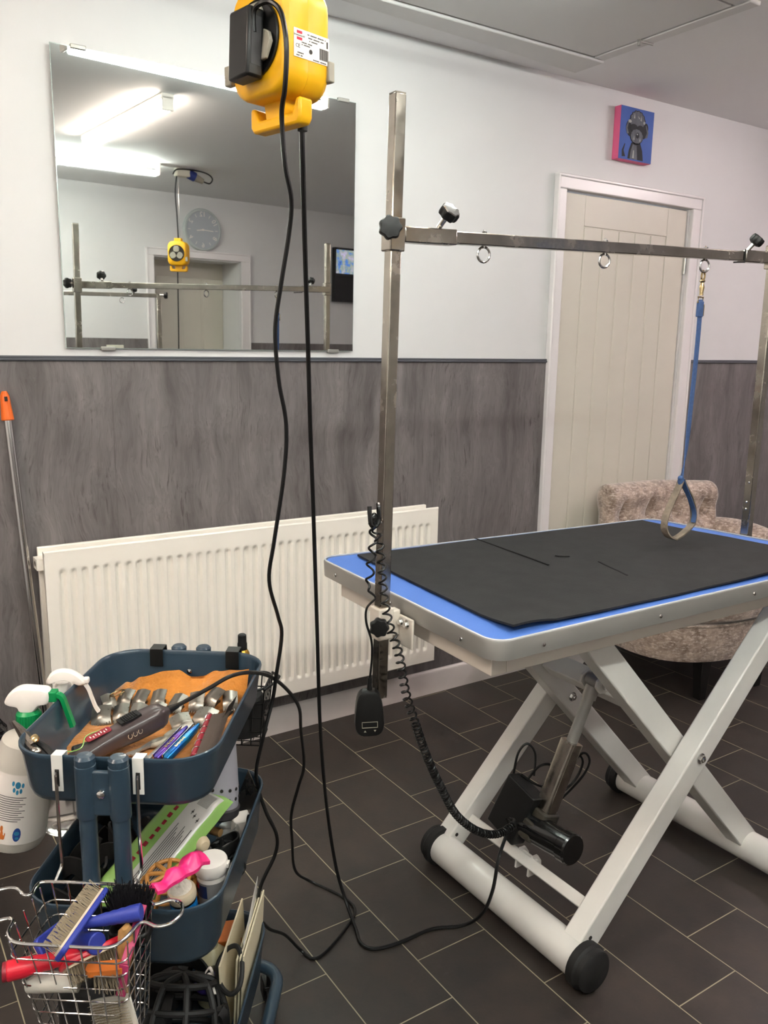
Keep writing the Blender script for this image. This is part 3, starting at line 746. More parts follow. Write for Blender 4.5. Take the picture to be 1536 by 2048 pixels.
# black mat lying on the table
mb = MB()
def matf(u, v):
    x = 1.02 + 1.085 * u + .03 * v * (1 - u); y = 1.102 + .618 * v
    z = TZ + .003
    z += .004 * (.5 + .5 * math.sin(u * 9 + 1)) * max(0, 1 - v * 9) + .0015 * noise.noise(Vector((x * 5, y * 5, 0)))
    z += .007 * max(0, 1 - ((u - .02) / .08) ** 2) * max(0, 1 - v * 6)
    return (x, y + .004 * noise.noise(Vector((u * 7, 0, 3))) * (1 if v < .02 else 0), z)
mb.grid(matf, 60, 36, thick=(0, 0, .0045))
rm = empty('rubber_mat', 'black torn rubber mat lying on the blue table top', 'mat', (1.55, 1.39, TZ))
part('mat_sheet', twist(mb), 'rubber', rm)
for pts in ([(1.398, 1.676), (1.392, 1.60), (1.386, 1.52), (1.380, 1.44), (1.372, 1.372)], [(1.45, 1.43), (1.462, 1.415), (1.476, 1.407)], [(1.50, 1.335), (1.485, 1.29), (1.474, 1.25), (1.462, 1.215)]):
    mb = MB(); P = [Vector((x, y, TZ + .0125)) for x, y in pts]
    mb.strap(smooth(P, 5), lambda i: (1, .1, 0), .0042, .0014); part('tear', mb, 'tear', rm)

# ------------------------------------------------------------------ H-shaped grooming arm clamped to the table
ga = empty('grooming_gantry', 'steel overhead grooming arm with two posts clamped to the table ends', 'grooming arm', (.89, 1.351, .66))
LP0, LP1 = Vector((.8885, 1.351, .662)), Vector((.9075, 1.351, 1.8185))
RP0, RP1 = Vector((2.105, 1.347, .66)), Vector((2.098, 1.345, 1.83))
def lpz(z): return LP0.lerp(LP1, (z - LP0.z) / (LP1.z - LP0.z))
for a, b in ((LP0, LP1), (RP0, RP1)):
    mb = MB(); mb.bar(a, b, .0235, .0235, (0, 1, 0)); o = part('post', mb, 'steel', ga, .002)
    mb = MB(); mb.bar(b, b + Vector((0, 0, .002)), .022, .022, (0, 1, 0)); part('post_cap', mb, 'steel_dark', o)
for z, y in ((1.02, 1.345), (.965, 1.347), (.945, 1.347)):
    mb = MB(); mb.sphere((2.091, y, z), .003, 8, 6); part('rivet', mb, 'chrome', ga)
pass
mb = MB(); mb.tube(smooth([(.877, 1.345, 1.0335), (.862, 1.345, 1.034), (.853, 1.343, 1.033), (.853, 1.337, 1.032), (.866, 1.337, 1.032), (.88, 1.34, 1.033)], 4), .0022, 8); part('cord_hook', mb, 'chrome', ga)
B0, B1 = Vector((.935, 1.351, 1.5775)), Vector((2.10, 1.351, 1.614))
mb = MB(); mb.bar(B0 + (B1 - B0) * .07, B1, .021, .0235); part('crossbar', mb, 'steel', ga, .002)
mb = MB(); mb.bar(B0 - (B1 - B0) * .012, B0 + (B1 - B0) * .094, .0265, .0295); mb.bar(lpz(1.545), lpz(1.605), .033, .033, (0, 1, 0)); part('corner_sleeve', mb, 'steel', ga, .0025)
mb = MB(); mb.bar(B0 + (B1 - B0) * .888, B1 + (B1 - B0) * .005, .0265, .0295); mb.bar((2.0985, 1.345, 1.585), (2.0985, 1.345, 1.645), .033, .033, (0, 1, 0)); part('corner_sleeve', mb, 'steel', ga, .0025)
def knob(p, d, r=.0205, parent=ga, stem=.022, face='black'):
    ax = axis_matrix(p, d); o = MB()
    poly = []
    for i in range(56):
        a = 2 * PI * i / 56; poly.append((r * (1 + .075 * math.cos(7 * a)) * math.cos(a), r * (1 + .075 * math.cos(7 * a)) * math.sin(a)))
    sc = lambda k, z: [(x * k, y * k, z) for x, y in poly]
    o.loft([sc(.55, 0), sc(.92, .003), sc(1, .007), sc(1, .016), sc(.93, .0195)], m=ax)
    k = part('knob', o, 'black', parent, label='black lobed tightening knob')
    o = MB(); o.loft([sc(.93, .0195), sc(.88, .0215), sc(.3, .0225)], m=ax); part('knob_cap', o, face, k)
    o = MB(); o.cyl(Vector(p) - Vector(d).normalized() * stem, p, .0055, n=10); part('stem', o, 'chrome', k)
knob((.879, 1.327, 1.582), (-.45, -.89, .02)); knob((1.010, 1.332, 1.613), (.12, -.72, .68), .019, stem=.024, face='chrome')
knob((2.008, 1.348, 1.642), (.4, -.5, .76), .017, stem=.022, face='black')
knob((.866, 1.322, .829), (-.5, -.86, .0), .0185)
for x, zoff in ((1.122, 0), (1.470, 0), (1.823, 0)):
    c = B0.lerp(B1, (x - B0.x) / (B1.x - B0.x))
    mb = MB(); mb.tube([c + Vector((.0125 * math.sin(t * PI / 9) * (1 - .0 * t), -.004 * math.sin(t * PI / 9), -.014 - .0145 + .0145 * math.cos(t * PI / 9))) for t in range(18)], .0026, 8, closed=True)
    mb.cyl(c + Vector((0, 0, -.016)), c + Vector((0, 0, .019)), .0026, n=8); mb.lathe([(.0052, 0), (.0052, .004)], 6, T(c.x, c.y, c.z + .0118))
    part('eye_bolt', mb, 'chrome', ga)
mb = MB(); mb.tube([B0.lerp(B1, .884) + Vector((0, -.012, z)) for z in (-.016, .016)], .0016, 6); mb.tube([B0.lerp(B1, .884) + Vector((a, -.013, -.0155 - b)) for a, b in ((0, 0), (-.03, .002), (-.045, .0035))], .0018, 6); part('cable_tie', mb, 'black', ga)
# clamps at the table ends
cl = MB(); p = lpz(.822); cl.bar(lpz(.79), lpz(.856), .036, .036, (0, 1, 0)); cl.b2(.9, .932, 1.342, 1.366, .792, .846)
cl.b2(.929, .935, 1.296, 1.374, .772, .836)
clo = part('clamp', cl, 'beige_steel', ga, .003)
for y in (1.334, 1.314):
    mb = MB(); ax = axis_matrix((.929, y, .823 - (1.334 - y) * .0), (-1, 0, 0)); mb.lathe([(.0095, 0), (.0095, .0025)], 14, ax); mb.lathe([(.0065, .0025), (.006, .0085)], 6, ax); part('clamp_bolt', mb, 'chrome', clo)
cl = MB(); cl.bar((2.104, 1.347, .77), (2.104, 1.347, .83), .036, .036, (0, 1, 0)); cl.b2(2.05, 2.09, 1.33, 1.366, .765, .815); part('clamp', cl, 'beige_steel', ga, .003)

# ------------------------------------------------------------------ blue noose hanging from the arm
lx, ly = 1.8235, 1.354
ln = empty('grooming_noose', 'blue webbing grooming noose clipped to the last eye of the steel arm', 'lead', (lx, ly, 1.55))
mb = MB(); mb.tube(smooth([(lx, ly, 1.566), (lx + .007, ly, 1.56), (lx + .008, ly, 1.55), (lx + .002, ly, 1.543), (lx - .004, ly, 1.55), (lx - .002, ly, 1.562)], 4, True), .0024, 8, closed=True)
mb.lathe([(.005, .0), (.0045, .006), (.0065, .02), (.004, .03), (.0075, .034), (.005, .038)], 12, T(lx + .001, ly, 1.507))
mb.tube([(lx + x, ly, z) for x, z in ((-.0095, 1.49), (-.0095, 1.503), (.0095, 1.503), (.0095, 1.49))], .0022, 8, closed=True); part('snap_hook', mb, 'brass', ln)
path = [(lx + .000, ly, 1.497), (lx + .0025, ly, 1.44), (lx + .002, ly, 1.34), (lx - .002, ly, 1.22), (lx - .006, ly - .001, 1.13), (lx - .012, ly - .002, 1.08), (lx - .018, ly - .002, 1.045)]
mb = MB(); P = smooth(path, 6); n = len(P)
mb.strap(P, lambda i: (math.cos(1.25 * max(0, (i / n - .55) / .45)), math.sin(1.25 * max(0, (i / n - .55) / .45)), 0), .0145, .003); part('strap', mb, 'leash', ln)
mb = MB(); mb.b2(lx - .009, lx + .01, ly - .0045, ly + .0045, 1.455, 1.493); part('stitched_end', mb, 'leash', ln, .002)
mb = MB(); mb.b2(lx + .0095, lx + .0145, ly - .003, ly + .003, 1.458, 1.486); part('slider', mb, 'brass', ln, .001)
loop = [(1.806, 1.352, 1.045), (1.793, 1.352, 1.02), (1.775, 1.352, .99), (1.757, 1.352, .955), (1.755, 1.352, .925), (1.772, 1.352, .903), (1.80, 1.353, .892)]
loop2 = [(1.80, 1.353, .892), (1.83, 1.352, .903), (1.866, 1.352, .925), (1.869, 1.352, .955), (1.852, 1.352, .995), (1.822, 1.352, 1.03), (1.808, 1.352, 1.05)]
for pts, nm in ((loop, 'leather'), (loop2, 'leather')):
    mb = MB(); mb.strap(smooth(pts, 6), (.25, -1, .0), .017, .0042); part('noose_loop', mb, nm, ln, label='worn padded loop matted with hair')
mb = MB(); mb.strap(smooth([(1.806, 1.349, 1.05), (1.822, 1.349, 1.025), (1.85, 1.3485, .985), (1.866, 1.348, .955), (1.865, 1.348, .93)], 5), (.25, -1, 0), .012, .002)
mb.sphere((1.806, 1.352, 1.044), (.010, .008, .013), 12, 8); mb.sphere((1.801, 1.351, 1.052), (.007, .007, .007), 10, 6); part('knot', mb, 'leash', ln)

# ------------------------------------------------------------------ hand control with its coiled lead
rc = empty('hand_control', 'black table hand control hanging on a coiled lead from the left post', 'remote control', (.851, 1.33, .645))
mb = MB(); mb.M = T(.851, 1.33, .645) @ RZ(math.radians(-28)) @ RY(math.radians(-2))
def rl(w, h, y, k=1): 
    out = []
    for i in range(28):
        a = 2 * PI * i / 28; c, s = math.cos(a), math.sin(a); e = .55
        x = math.copysign(abs(c) ** e, c) * w / 2; z = math.copysign(abs(s) ** e, s) * h / 2
        x *= 1 - .16 * (z / (h / 2) + .2) if z > -.01 else 1.03
        out.append((x * k, y, z * k))
    return out
mb.loft([rl(.06, .1, .012, .86), rl(.06, .1, .009, 1), rl(.06, .1, -.004, 1), rl(.06, .1, -.009, .95), rl(.06, .1, -.011, .85)])
part('handset', mb, 'black', rc)
mb = MB(); mb.M = T(.851, 1.33, .645) @ RZ(math.radians(-28)) @ RY(math.radians(-2)) @ T(0, -.0117, -.024) @ RX(PI / 2)
for a, b, c, d in ((-.016, .016, .008, .009), (-.016, .016, -.004, -.003), (-.016, -.015, -.004, .009), (.015, .016, -.004, .009)): mb.b2(a, b, c, d, 0, .0006)
for x, s in ((-.01, 1), (.01, -1)): mb.prism([(x - .0025, -.011 - s * .002), (x + .0025, -.011 - s * .002), (x, -.011 + s * .002)], 0, .0006)
part('button_marks', mb, 'grey_flap', rc)
mb = MB(); mb.cyl((.851, 1.33, .69), (.8505, 1.33, .72), .0055, .004, 10); part('strain_relief', mb, 'black', rc)
def helix(path, turns, r, ph=0.):
    P = smooth(path, 24); out = []; N = len(P); k = turns * 14
    L = [0]
    for a, b in zip(P, P[1:]): L.append(L[-1] + (b - a).length)
    up = Vector((0.3, -1, .2)).normalized(); j = 0
    for i in range(int(k) + 1):
        s = L[-1] * i / k
        while j < N - 2 and L[j + 1] < s: j += 1
        t = (s - L[j]) / max(1e-9, L[j + 1] - L[j]); p = P[j].lerp(P[j + 1], t); d = (P[j + 1] - P[j]).normalized()
        x = (up - d * up.dot(d)).normalized(); y = d.cross(x); a = 2 * PI * i / 14 + ph
        rr = r(i / k) if callable(r) else r
        out.append(p + x * rr * math.cos(a) + y * rr * math.sin(a))
    return out
mb = MB()
left = helix([(.858, 1.333, 1.03), (.852, 1.326, .99), (.846, 1.325, .95), (.842, 1.325, .905)], 4, lambda t: .008 * min(1, 5 * (1 - t)))
mb.tube(left + smooth([(.842, 1.325, .903), (.856, 1.321, .888), (.838, 1.323, .87), (.838, 1.325, .84), (.849, 1.322, .80), (.853, 1.326, .76), (.851, 1.33, .715)], 6), .0024, 6)
up_ = [(.862, 1.333, 1.025), (.864, 1.32, .99), (.868, 1.316, .93), (.874, 1.312, .87), (.885, 1.308, .82)]
mid_ = [(.885, 1.308, .82), (.90, 1.30, .77), (.92, 1.30, .68), (.945, 1.30, .61)]
low_ = [(.945, 1.30, .61), (.985, 1.31, .52), (1.04, 1.33, .425), (1.095, 1.34, .335), (1.165, 1.345, .268), (1.235, 1.355, .232), (1.30, 1.37, .226)]
right = helix(up_, 10, lambda t: .0078, 1) + helix(mid_, 13, lambda t: .008, 1)[1:] + helix(low_, 58, lambda t: .0078, 1)[1:]
# looser at the top, tight towards the motor: re-time the turns
mb.tube(right, .0022, 6)
part('coiled_lead', mb, 'cable', rc)
mb = MB(); mb.tube(smooth([(.845, 1.33, 1.07), (.8445, 1.327, 1.05), (.846, 1.325, 1.035), (.855, 1.325, 1.03), (.865, 1.327, 1.04), (.866, 1.33, 1.065), (.868, 1.335, 1.072)], 5), .0045, 8)
mb.sphere((.856, 1.33, 1.043), (.009, .006, .014), 12, 8); part('hook_clip', mb, 'black_gloss', rc)

# ------------------------------------------------------------------ mains lead of the table, hanging from the reel
pl = [(.631, 1.195, 1.745), (.631, 1.195, 1.725), (.635, 1.202, 1.662), (.673, 1.266, 1.525), (.71, 1.325, 1.363), (.734, 1.362, 1.227), (.763, 1.405, 1.077), (.811, 1.476, .794), (.847, 1.527, .539), (.887, 1.57, .321), (.925, 1.59, .128), (.941, 1.565, .035), (.93, 1.50, .006), (.916, 1.455, .004), (.932, 1.421, .004), (.994, 1.407, .004), (1.081, 1.405, .004), (1.15, 1.372, .008), (1.178, 1.335, .05), (1.192, 1.315, .12), (1.215, 1.325, .19), (1.27, 1.36, .215), (1.31, 1.385, .21)]
mb = MB(); mb.tube(smooth(pl, 8), .0042, 8); solo('power_lead', mb, 'cable', 'black mains lead hanging from the reel to the floor and on to the table motor', 'cable', m=(.93, 1.45, 0))

# ------------------------------------------------------------------ yellow hanging power reels
def reel(m, label, charger):
    r = empty('power_reel', label, 'power reel', m)
    w, d, h = .124, .086, .152
    mb = MB(); P = rrect(w, h, .034, 5); mx = Matrix(((1, 0, 0, 0), (0, 0, -1, 0), (0, 1, 0, 0), (0, 0, 0, 1)))
    sc = lambda k, z: [(x * k, y * k, z) for x, y in P]
    mb.loft([sc(.9, -d / 2), sc(.97, -d / 2 + .004), sc(1, -d / 2 + .011), sc(1, -.0005), sc(.994, 0), sc(1, .0005), sc(1, d / 2 - .011), sc(.97, d / 2 - .004), sc(.9, d / 2)], m=mx)
    mb.M = T(0, 0, 0); mb.prism([(-.02, -.1), (.02, -.1), (.026, -.07), (-.026, -.07)], -.011, .011, mx)
    mb.b2(-.022, .022, -.02, .02, h / 2 - .006, h / 2 + .02)
    part('reel_body', mb, 'yellow', r, local=True)
    mb = MB(); mb.prism([(-.052, -.113), (.052, -.113), (.058, -.104), (.058, -.077), (.048, -.077), (.04, -.096), (-.04, -.096), (-.048, -.077), (-.058, -.077), (-.058, -.104)], -.0125, .0125, mx); part('handle', mb, 'yellow', r, .004, local=True)
    for s in (-1, 1):
        mb = MB(); mm = T(0, s * d / 2, 0) @ (mx if s < 0 else Matrix.Rotation(PI, 4, 'Z') @ mx)
        mb.lathe([(.05, -.004), (.0515, .003), (.05, .0045), (.047, .0015), (0, .001)], 40, mm, False); face = part('socket_face', mb, 'black', r, local=True)
        for a in (90, 210, 330):
            if s < 0 and charger and a != 330 and a != 90: continue
            o = MB(); mq = mm @ T(.026 * math.cos(math.radians(a)), .026 * math.sin(math.radians(a)), .0015) @ RZ(math.radians(a - 90)) @ RX(math.radians(14 if charger and s < 0 and a == 330 else 0))
            o.prism([(-.019, -.012), (-.01, -.018), (.01, -.018), (.019, -.012), (.02, .006), (.012, .02), (-.012, .02), (-.02, .006)], 0, .006, mq); part('socket_flap', o, 'grey_flap', face, .0015, local=True)
    for s in (-1, 1):
        mb = MB(); mb.b2(s * w / 2 - .012, s * w / 2 + .004, s * (d / 2 - .001) - .006, s * (d / 2 - .001) + .006, -.05, -.022); part('side_clip', mb, 'grey_flap', r, .002, local=True)
    ml = T(w / 2 + .0003, .003, -.024) @ Matrix(((0, 0, 1, 0), (1, 0, 0, 0), (0, 1, 0, 0), (0, 0, 0, 1))) @ Matrix.Diagonal((.88, .88, 1, 1))     # label on the side, text x to the back
    mb = MB(); mb.b2(-.034, .041, -.006, .036, 0, .0006, ml); lab = part('rating_label', mb, 'label', r, local=True)
    mb = MB()
    for z in (.031, .0215): mb.b2(-.028, -.017, z - .002, z + .002, .0006, .0009, ml)
    part('label_bars', mb, 'red_ink', lab, local=True)
    mb = MB(); mz = ml @ T(0, 0, .0008)
    mb.text('brennenstuhl', .0042, mz @ T(-.0225, .0263, 0), depth=.0002)
    mb.text('CE', .008, mz @ T(-.026, .0105, 0), depth=.0002)
    for x0_, x1_, y_ in ((-.006, .034, .031), (-.004, .03, .0265), (-.002, .02, .0222), (-.018, .006, .0172), (-.018, .002, .0138), (-.029, -.012, .0008), (-.029, -.014, -.0032), (.004, .036, -.0036)):
        n = int((x1_ - x0_) / .0022)
        for q in range(n):
            if (q * 5 + n) % 7: mb.b2(x0_ + q * .0022, x0_ + q * .0022 + .0016, y_ - .0008, y_ + .0008, 0, .0002, mz)
    for k in range(15): mb.b2(.02 + k * .0013, .02 + k * .0013 + (.0008 if k % 3 else .0005), .0, .017, 0, .0002, mz)
    mb.lathe([(.0035, 0), (.0035, .0003)], 14, mz @ T(.001, .007, 0)); mb.b2(.035, .038, .02, .03, 0, .0002, mz); part('label_print', mb, 'ink', lab, local=True)
    return r
RM = T(.600, 1.2035, 1.7985) @ RZ(math.radians(-79.4 + 2))
r1 = reel(RM, 'big yellow hanging power reel with a charger plugged into its black socket face', True)
mb = MB(); mb.M = RM; mb.tube(smooth([(0, 0, .09), (.003, .0, .2), (-.004, .003, .4), (0, 0, .6)], 6), .0045, 8); part('supply_cord', mb, 'cable', r1)
mb = MB(); mb.M = RM; mb.tube([(.012, .012, .09), (.01, .01, .6)], .0012, 6); part('hanging_chain', mb, 'chrome', r1)
mb = MB(); mb.M = RM; mb.cyl((.028, .018, -.115), (.028, .018, -.07), .0075, n=10); part('cable_gland', mb, 'black_rub', r1)
# charger plugged into the reel, its lead running to the clipper
ch = empty('charger', 'black plug-in charger on the yellow reel with a long lead down to the clipper', 'charger', RM)
mb = MB(); mb.M = RM @ T(-.006, -.076, .010) @ RX(math.radians(-3)) @ RZ(math.radians(-3))
mb.b2(-.024, .026, .004, .032, -.066, .026); part('charger_body', mb, 'black', ch, .004)
mb = MB(); mb.M = RM @ T(-.006, -.076, .010) @ RX(math.radians(-3)) @ RZ(math.radians(-3)); mb.b2(.0258, .0265, .01, .026, -.05, .014); part('rating_plate', mb, 'cone_rim', ch)
CORD = [(0.543, 1.171, 1.80), (0.542, 1.168, 1.825), (0.546, 1.154, 1.832), (0.555, 1.142, 1.832), (0.562, 1.128, 1.819), (0.563, 1.115, 1.791), (0.564, 1.113, 1.759), (0.567, 1.125, 1.719), (0.575, 1.151, 1.693), (0.587, 1.165, 1.629), (0.604, 1.179, 1.584), (0.61, 1.2, 1.537), (0.607, 1.222, 1.464), (0.606, 1.242, 1.395), (0.617, 1.253, 1.315), (0.634, 1.261, 1.24), (0.636, 1.275, 1.153), (0.629, 1.3, 1.035), (0.627, 1.319, 0.957), (0.647, 1.326, 0.886), (0.658, 1.333, 0.844), (0.651, 1.343, 0.763), (0.649, 1.356, 0.709), (0.622, 1.345, 0.638), (0.617, 1.365, 0.558), (0.637, 1.369, 0.476), (0.663, 1.373, 0.411), (0.66, 1.376, 0.366), (0.631, 1.381, 0.306), (0.629, 1.392, 0.244), (0.668, 1.432, 0.161), (0.733, 1.481, 0.084), (0.781, 1.502, 0.012), (0.799, 1.468, 0.004), (0.848, 1.48, 0.004), (0.939, 1.534, 0.004), (0.968, 1.57, 0.004), (0.962, 1.63, 0.004), (0.922, 1.715, 0.008), (0.864, 1.686, 0.078), (0.832, 1.638, 0.198), (0.807, 1.593, 0.296), (0.805, 1.554, 0.385), (0.804, 1.523, 0.455), (0.771, 1.474, 0.568), (0.746, 1.434, 0.64), (0.7, 1.394, 0.703), (0.636, 1.339, 0.765), (0.567, 1.274, 0.810), (0.519, 1.248, 0.822), (0.484, 1.25, 0.809), (0.444, 1.26, 0.79), (0.42, 1.267, 0.779)]
mb = MB(); mb.tube(smooth(CORD, 7), .0036, 8); part('charger_lead', mb, 'cable', ch)
# second reel further down the room (seen in the mirror) with its ceiling plug
R2 = T(1.985, -.42, 1.875) @ RZ(math.radians(180 + 38))
r2 = reel(R2, 'small yellow power reel seen in the mirror, hanging in front of the doorway', False)
mb = MB(); mb.tube(smooth([(1.985, -.42, 1.96), (1.98, -.42, 2.1), (1.972, -.42, 2.25), (1.985, -.42, 2.36)], 6), .005, 8); part('supply_cord', mb, 'cable', r2)
mb = MB(); mb.tube(smooth([(1.975, -.42, 1.76), (1.972, -.42, 1.4), (1.965, -.42, 1.0), (1.96, -.42, .6)], 6), .0045, 8); part('outlet_cord', mb, 'cable', r2)
mb = MB(); mb.tube([(1.992, -.412, 1.96), (1.99, -.412, 2.38)], .0016, 6); part('hanging_chain', mb, 'chrome', r2)
def ceiling_plug(x, y, label, a=0.):
    r = empty('ceiling_plug', label, 'ceiling socket', T(x, y, CEIL) @ RZ(a))
    mb = MB(); mb.b2(-.045, .045, -.03, .03, -.05, 0); part('socket_box', mb, 'socket_white', r, .006, local=True)
    mb = MB(); mb.cyl((.04, 0, -.025), (.085, 0, -.042), .03, n=18); part('socket_collar', mb, 'plug_blue', r, local=True)
    mb = MB(); mb.cyl((.08, 0, -.04), (.14, 0, -.062), .026, .017, 18); part('plug', mb, 'grey_flap', r, local=True)
    mb = MB(); mb.tube(smooth([(.14, 0, -.062), (.185, 0, -.07), (.205, 0, -.04), (.17, .01, -.015), (.08, .04, -.008), (-.04, .03, -.012), (-.06, .0, -.04)], 7), .0045, 8); part('plug_lead', mb, 'cable', r, local=True)
ceiling_plug(2.02, -.42, 'white and blue ceiling socket with looped lead, seen in the mirror')
ceiling_plug(.615, 1.27, 'ceiling socket with looped lead above the large yellow reel', 1.2)
# second grooming arm by the opposite wall, seen in the mirror
g2 = empty('grooming_gantry', 'lower grooming arm across the room, seen only in the mirror', 'grooming arm', (1.635, .2, .6))
mb = MB(); mb.bar((1.632, .2, .6), (1.634, .2, 1.585), .024, .024, (0, 1, 0)); part('post', mb, 'steel', g2, .002)
mb = MB(); mb.bar((.7, .2, 1.568), (1.64, .2, 1.584), .02, .022); part('crossbar', mb, 'steel', g2, .002)
knob((1.66, .215, 1.587), (.9, .4, 0), .018, g2, .02); knob((1.49, .21, 1.6), (0, .4, .9), .016, g2, .02)
for x in (1.18, 1.425):
    mb = MB(); mb.tube([(x + .014 * math.cos(t * PI / 9), .2, 1.55 + .014 * math.sin(t * PI / 9)) for t in range(18)], .0024, 7, closed=True); part('eye_bolt', mb, 'chrome', g2)

# ------------------------------------------------------------------ buttoned velvet chair
CHM = T(2.96, 2.12, 0) @ RZ(math.radians(-6))
chair = empty('armchair', 'beige crushed velvet tub chair with buttoned back behind the grooming table', 'armchair', CHM)
mb = MB()
def base_loop(k, z, kx=1.): 
    out = []
    for i in range(48):
        a = 2 * PI * i / 48; c, s = math.cos(a), math.sin(a); e = .75
        out.append((math.copysign(abs(c) ** e, c) * .40 * k * kx + .04, .04 + math.copysign(abs(s) ** e, s) * .315 * k, z))
    return out
mb.loft([base_loop(.9, .165), base_loop(.98, .175), base_loop(1, .2), base_loop(1, .31), base_loop(.985, .325)]); part('seat_base', mb, 'velvet', chair, local=True)
mb = MB(); mb.tube([Vector(p) for p in base_loop(1.0, .322)], .005, 6, closed=True); part('piping', mb, 'velvet', chair, local=True)
mb = MB()
def cush(k, z): return [(x * .80, y - .02 if y < .1 else .1 + (y - .1) * .6, zz) for x, y, zz in base_loop(k, z)]
mb.loft([cush(.9, .325), cush(1.0, .345), cush(1.03, .38), cush(1.0, .42), cush(.85, .445), cush(.5, .455), cush(.1, .457)]); part('seat_cushion', mb, 'velvet', chair, local=True)
bt = [(-.17, .655), (-.01, .655), (.154, .655), (.315, .655), (-.09, .57), (.072, .57), (.235, .57), (-.17, .48), (-.01, .48), (.154, .48), (.315, .48)]
prof = [(.17, .34), (.19, .45), (.21, .55), (.225, .64), (.235, .70), (.228, .745), (.245, .785), (.285, .803), (.33, .79), (.352, .75), (.345, .71), (.33, .66), (.335, .5), (.34, .3)]
PR = smooth([(0, y, z) for y, z in prof], 4)
mb = MB(); NX = 64
loops = []
for i in range(NX + 1):
    u = -1 + 2 * i / NX; x = .072 + .322 * u; edge = max(0, (abs(u) - .93) / .07); k = math.sqrt(max(.0, 1 - edge * edge)) if edge > 0 else 1
    cyv, czv = .285, .6; lp_ = []
    for p in PR:
        y, z = p.y, p.z
        dd = 0
        if y < .26 and .4 < z < .74:
            for bx, bz in bt:
                r2 = ((x - bx) / .05) ** 2 + ((z - bz) / .045) ** 2; dd += .03 * math.exp(-r2)
            for bx in (-.17, -.01, .154, .315):
                if z > .62: dd += .014 * math.exp(-((x - bx) / .010) ** 2)
        lp_.append((x * (1 - .02 * (z < .5)), (y + dd - cyv) * (k * .5 + .5) + cyv + .05 * (1 - abs(u)) * .4, (z - czv) * (.92 + .08 * k) + czv - .02 * max(0, u) ))
    loops.append(lp_)
mb.loft(loops, True, True); part('backrest', mb, 'velvet', chair, local=True, angle=60)
for bx, bz in bt:
    mb = MB(); mb.sphere((bx, .226 - .012 * (.62 - bz) / .15 + .012, bz), (.011, .007, .011), 12, 8); part('button', mb, 'velvet', chair, local=True)
for s in (-1, 1):
    mb = MB()
    c0 = .055
    AP = [(c0 + s * .36, .26, .535), (c0 + s * .385, .16, .54), (c0 + s * .39, .02, .525), (c0 + s * .385, -.10, .48), (c0 + s * .38, -.15, .42)]
    mb.tube(smooth(AP, 6), [.08 + .0 * i for i in range(25)], 18); mb.sphere((c0 + s * .38, -.15, .42), .08, 18, 12); mb.b2(c0 + s * .36 - .05, c0 + s * .36 + .05, -.14, .27, .3, .5)
    part('arm', mb, 'velvet', chair, .02, local=True)
for x, y in ((-.13, -.205), (.19, -.205), (-.26, .26), (.26, .26)):
    mb = MB(); mb.loft([[(x + a * w, y + b * w + sh, z) for a, b in ((-1, -1), (1, -1), (1, 1), (-1, 1))] for w, z, sh in ((.017, 0, 0), (.027, .18, 0))]); part('leg', mb, 'blackwood', chair, .003, local=True)

# ------------------------------------------------------------------ three-tier trolley
TRM = T(.412, 1.325, 0) @ RZ(-.631)            # x to its right, y away from the camera
tr = empty('utility_trolley', 'blue-grey metal three-tier trolley loaded with grooming tools', 'trolley', TRM)
TL, TWd = .438, .31
def tray(z0, z1, name, dl=.0):
    mb = MB()
    def q(k, r, z): return [(x, y, z) for x, y in rrect(TWd - k, TL - k + dl, r, 8)]
    mb.loft([q(.045, .045, z0), q(.03, .055, z0 + .003), q(.022, .06, z0 + .012), q(.008, .066, z1 - .012), q(.002, .069, z1 - .006), q(0, .07, z1 - .002), q(.001, .0695, z1 + .001), q(.006, .067, z1 + .002), q(.011, .0645, z1), q(.013, .064, z1 - .006),
             q(.026, .058, z0 + .014), q(.034, .053, z0 + .006), q(.05, .043, z0 + .0035)], True, True)
    return part(name, mb, 'tray_blue', tr, local=True, angle=50)
tray(.700, .781, 'top_tray'); tray(.432, .536, 'middle_tray'); tray(.105, .214, 'bottom_tray')
for y, s in ((-.232, -1), (.232, 1)):
    for x in (-.0245, .0245):
        dz = -.006 if s > 0 else 0
        mb = MB(); mb.cyl((x, y, .085), (x, y, .784), .0125, n=18); pole = part('pole', mb, 'tray_blue', tr, local=True)
        mb = MB(); mb.lathe([(.0148, .698), (.0152, .70), (.0152, .778), (.0135, .779), (.0145, .780), (.0147, .789), (.011, .793), (0, .7935)], 18, T(x, y, dz), False); part('pole_sleeve', mb, 'tray_blue', pole, local=True)
    for z0, z1 in ((.702, .772), (.434, .528), (.107, .206)):
        mb = MB(); mb.b2(-.02, .02, y + s * .004 - .004, y + s * .004 + .004, z0, z1); mb.b2(-.012, .012, min(y - s * .016, y), max(y - s * .016, y), z0 + .01, z1 - .01); pl_ = part('joining_plate', mb, 'tray_blue', tr, .003, local=True)
        mb = MB(); mb.lathe([(.0068, 0), (.006, .003), (.003, .0048), (0, .005)], 14, axis_matrix((0, y + s * .008, (z0 + z1) / 2), (0, s, 0)), False); part('dome_bolt', mb, 'chrome', pl_, local=True)
for z in (.745,):
    mb = MB(); mb.lathe([(.0055, 0), (.005, .004), (.0, .006)], 12, axis_matrix((.005, .2, .747), (0, -1, 0)), False); part('dome_bolt', mb, 'chrome', tr, local=True)
mb = MB(); mb.tube([(x, y, .088) for x, y in rrect(.352, .43, .055, 8)], .0128, 14, closed=True); part('base_frame', mb, 'tray_blue', tr, local=True)
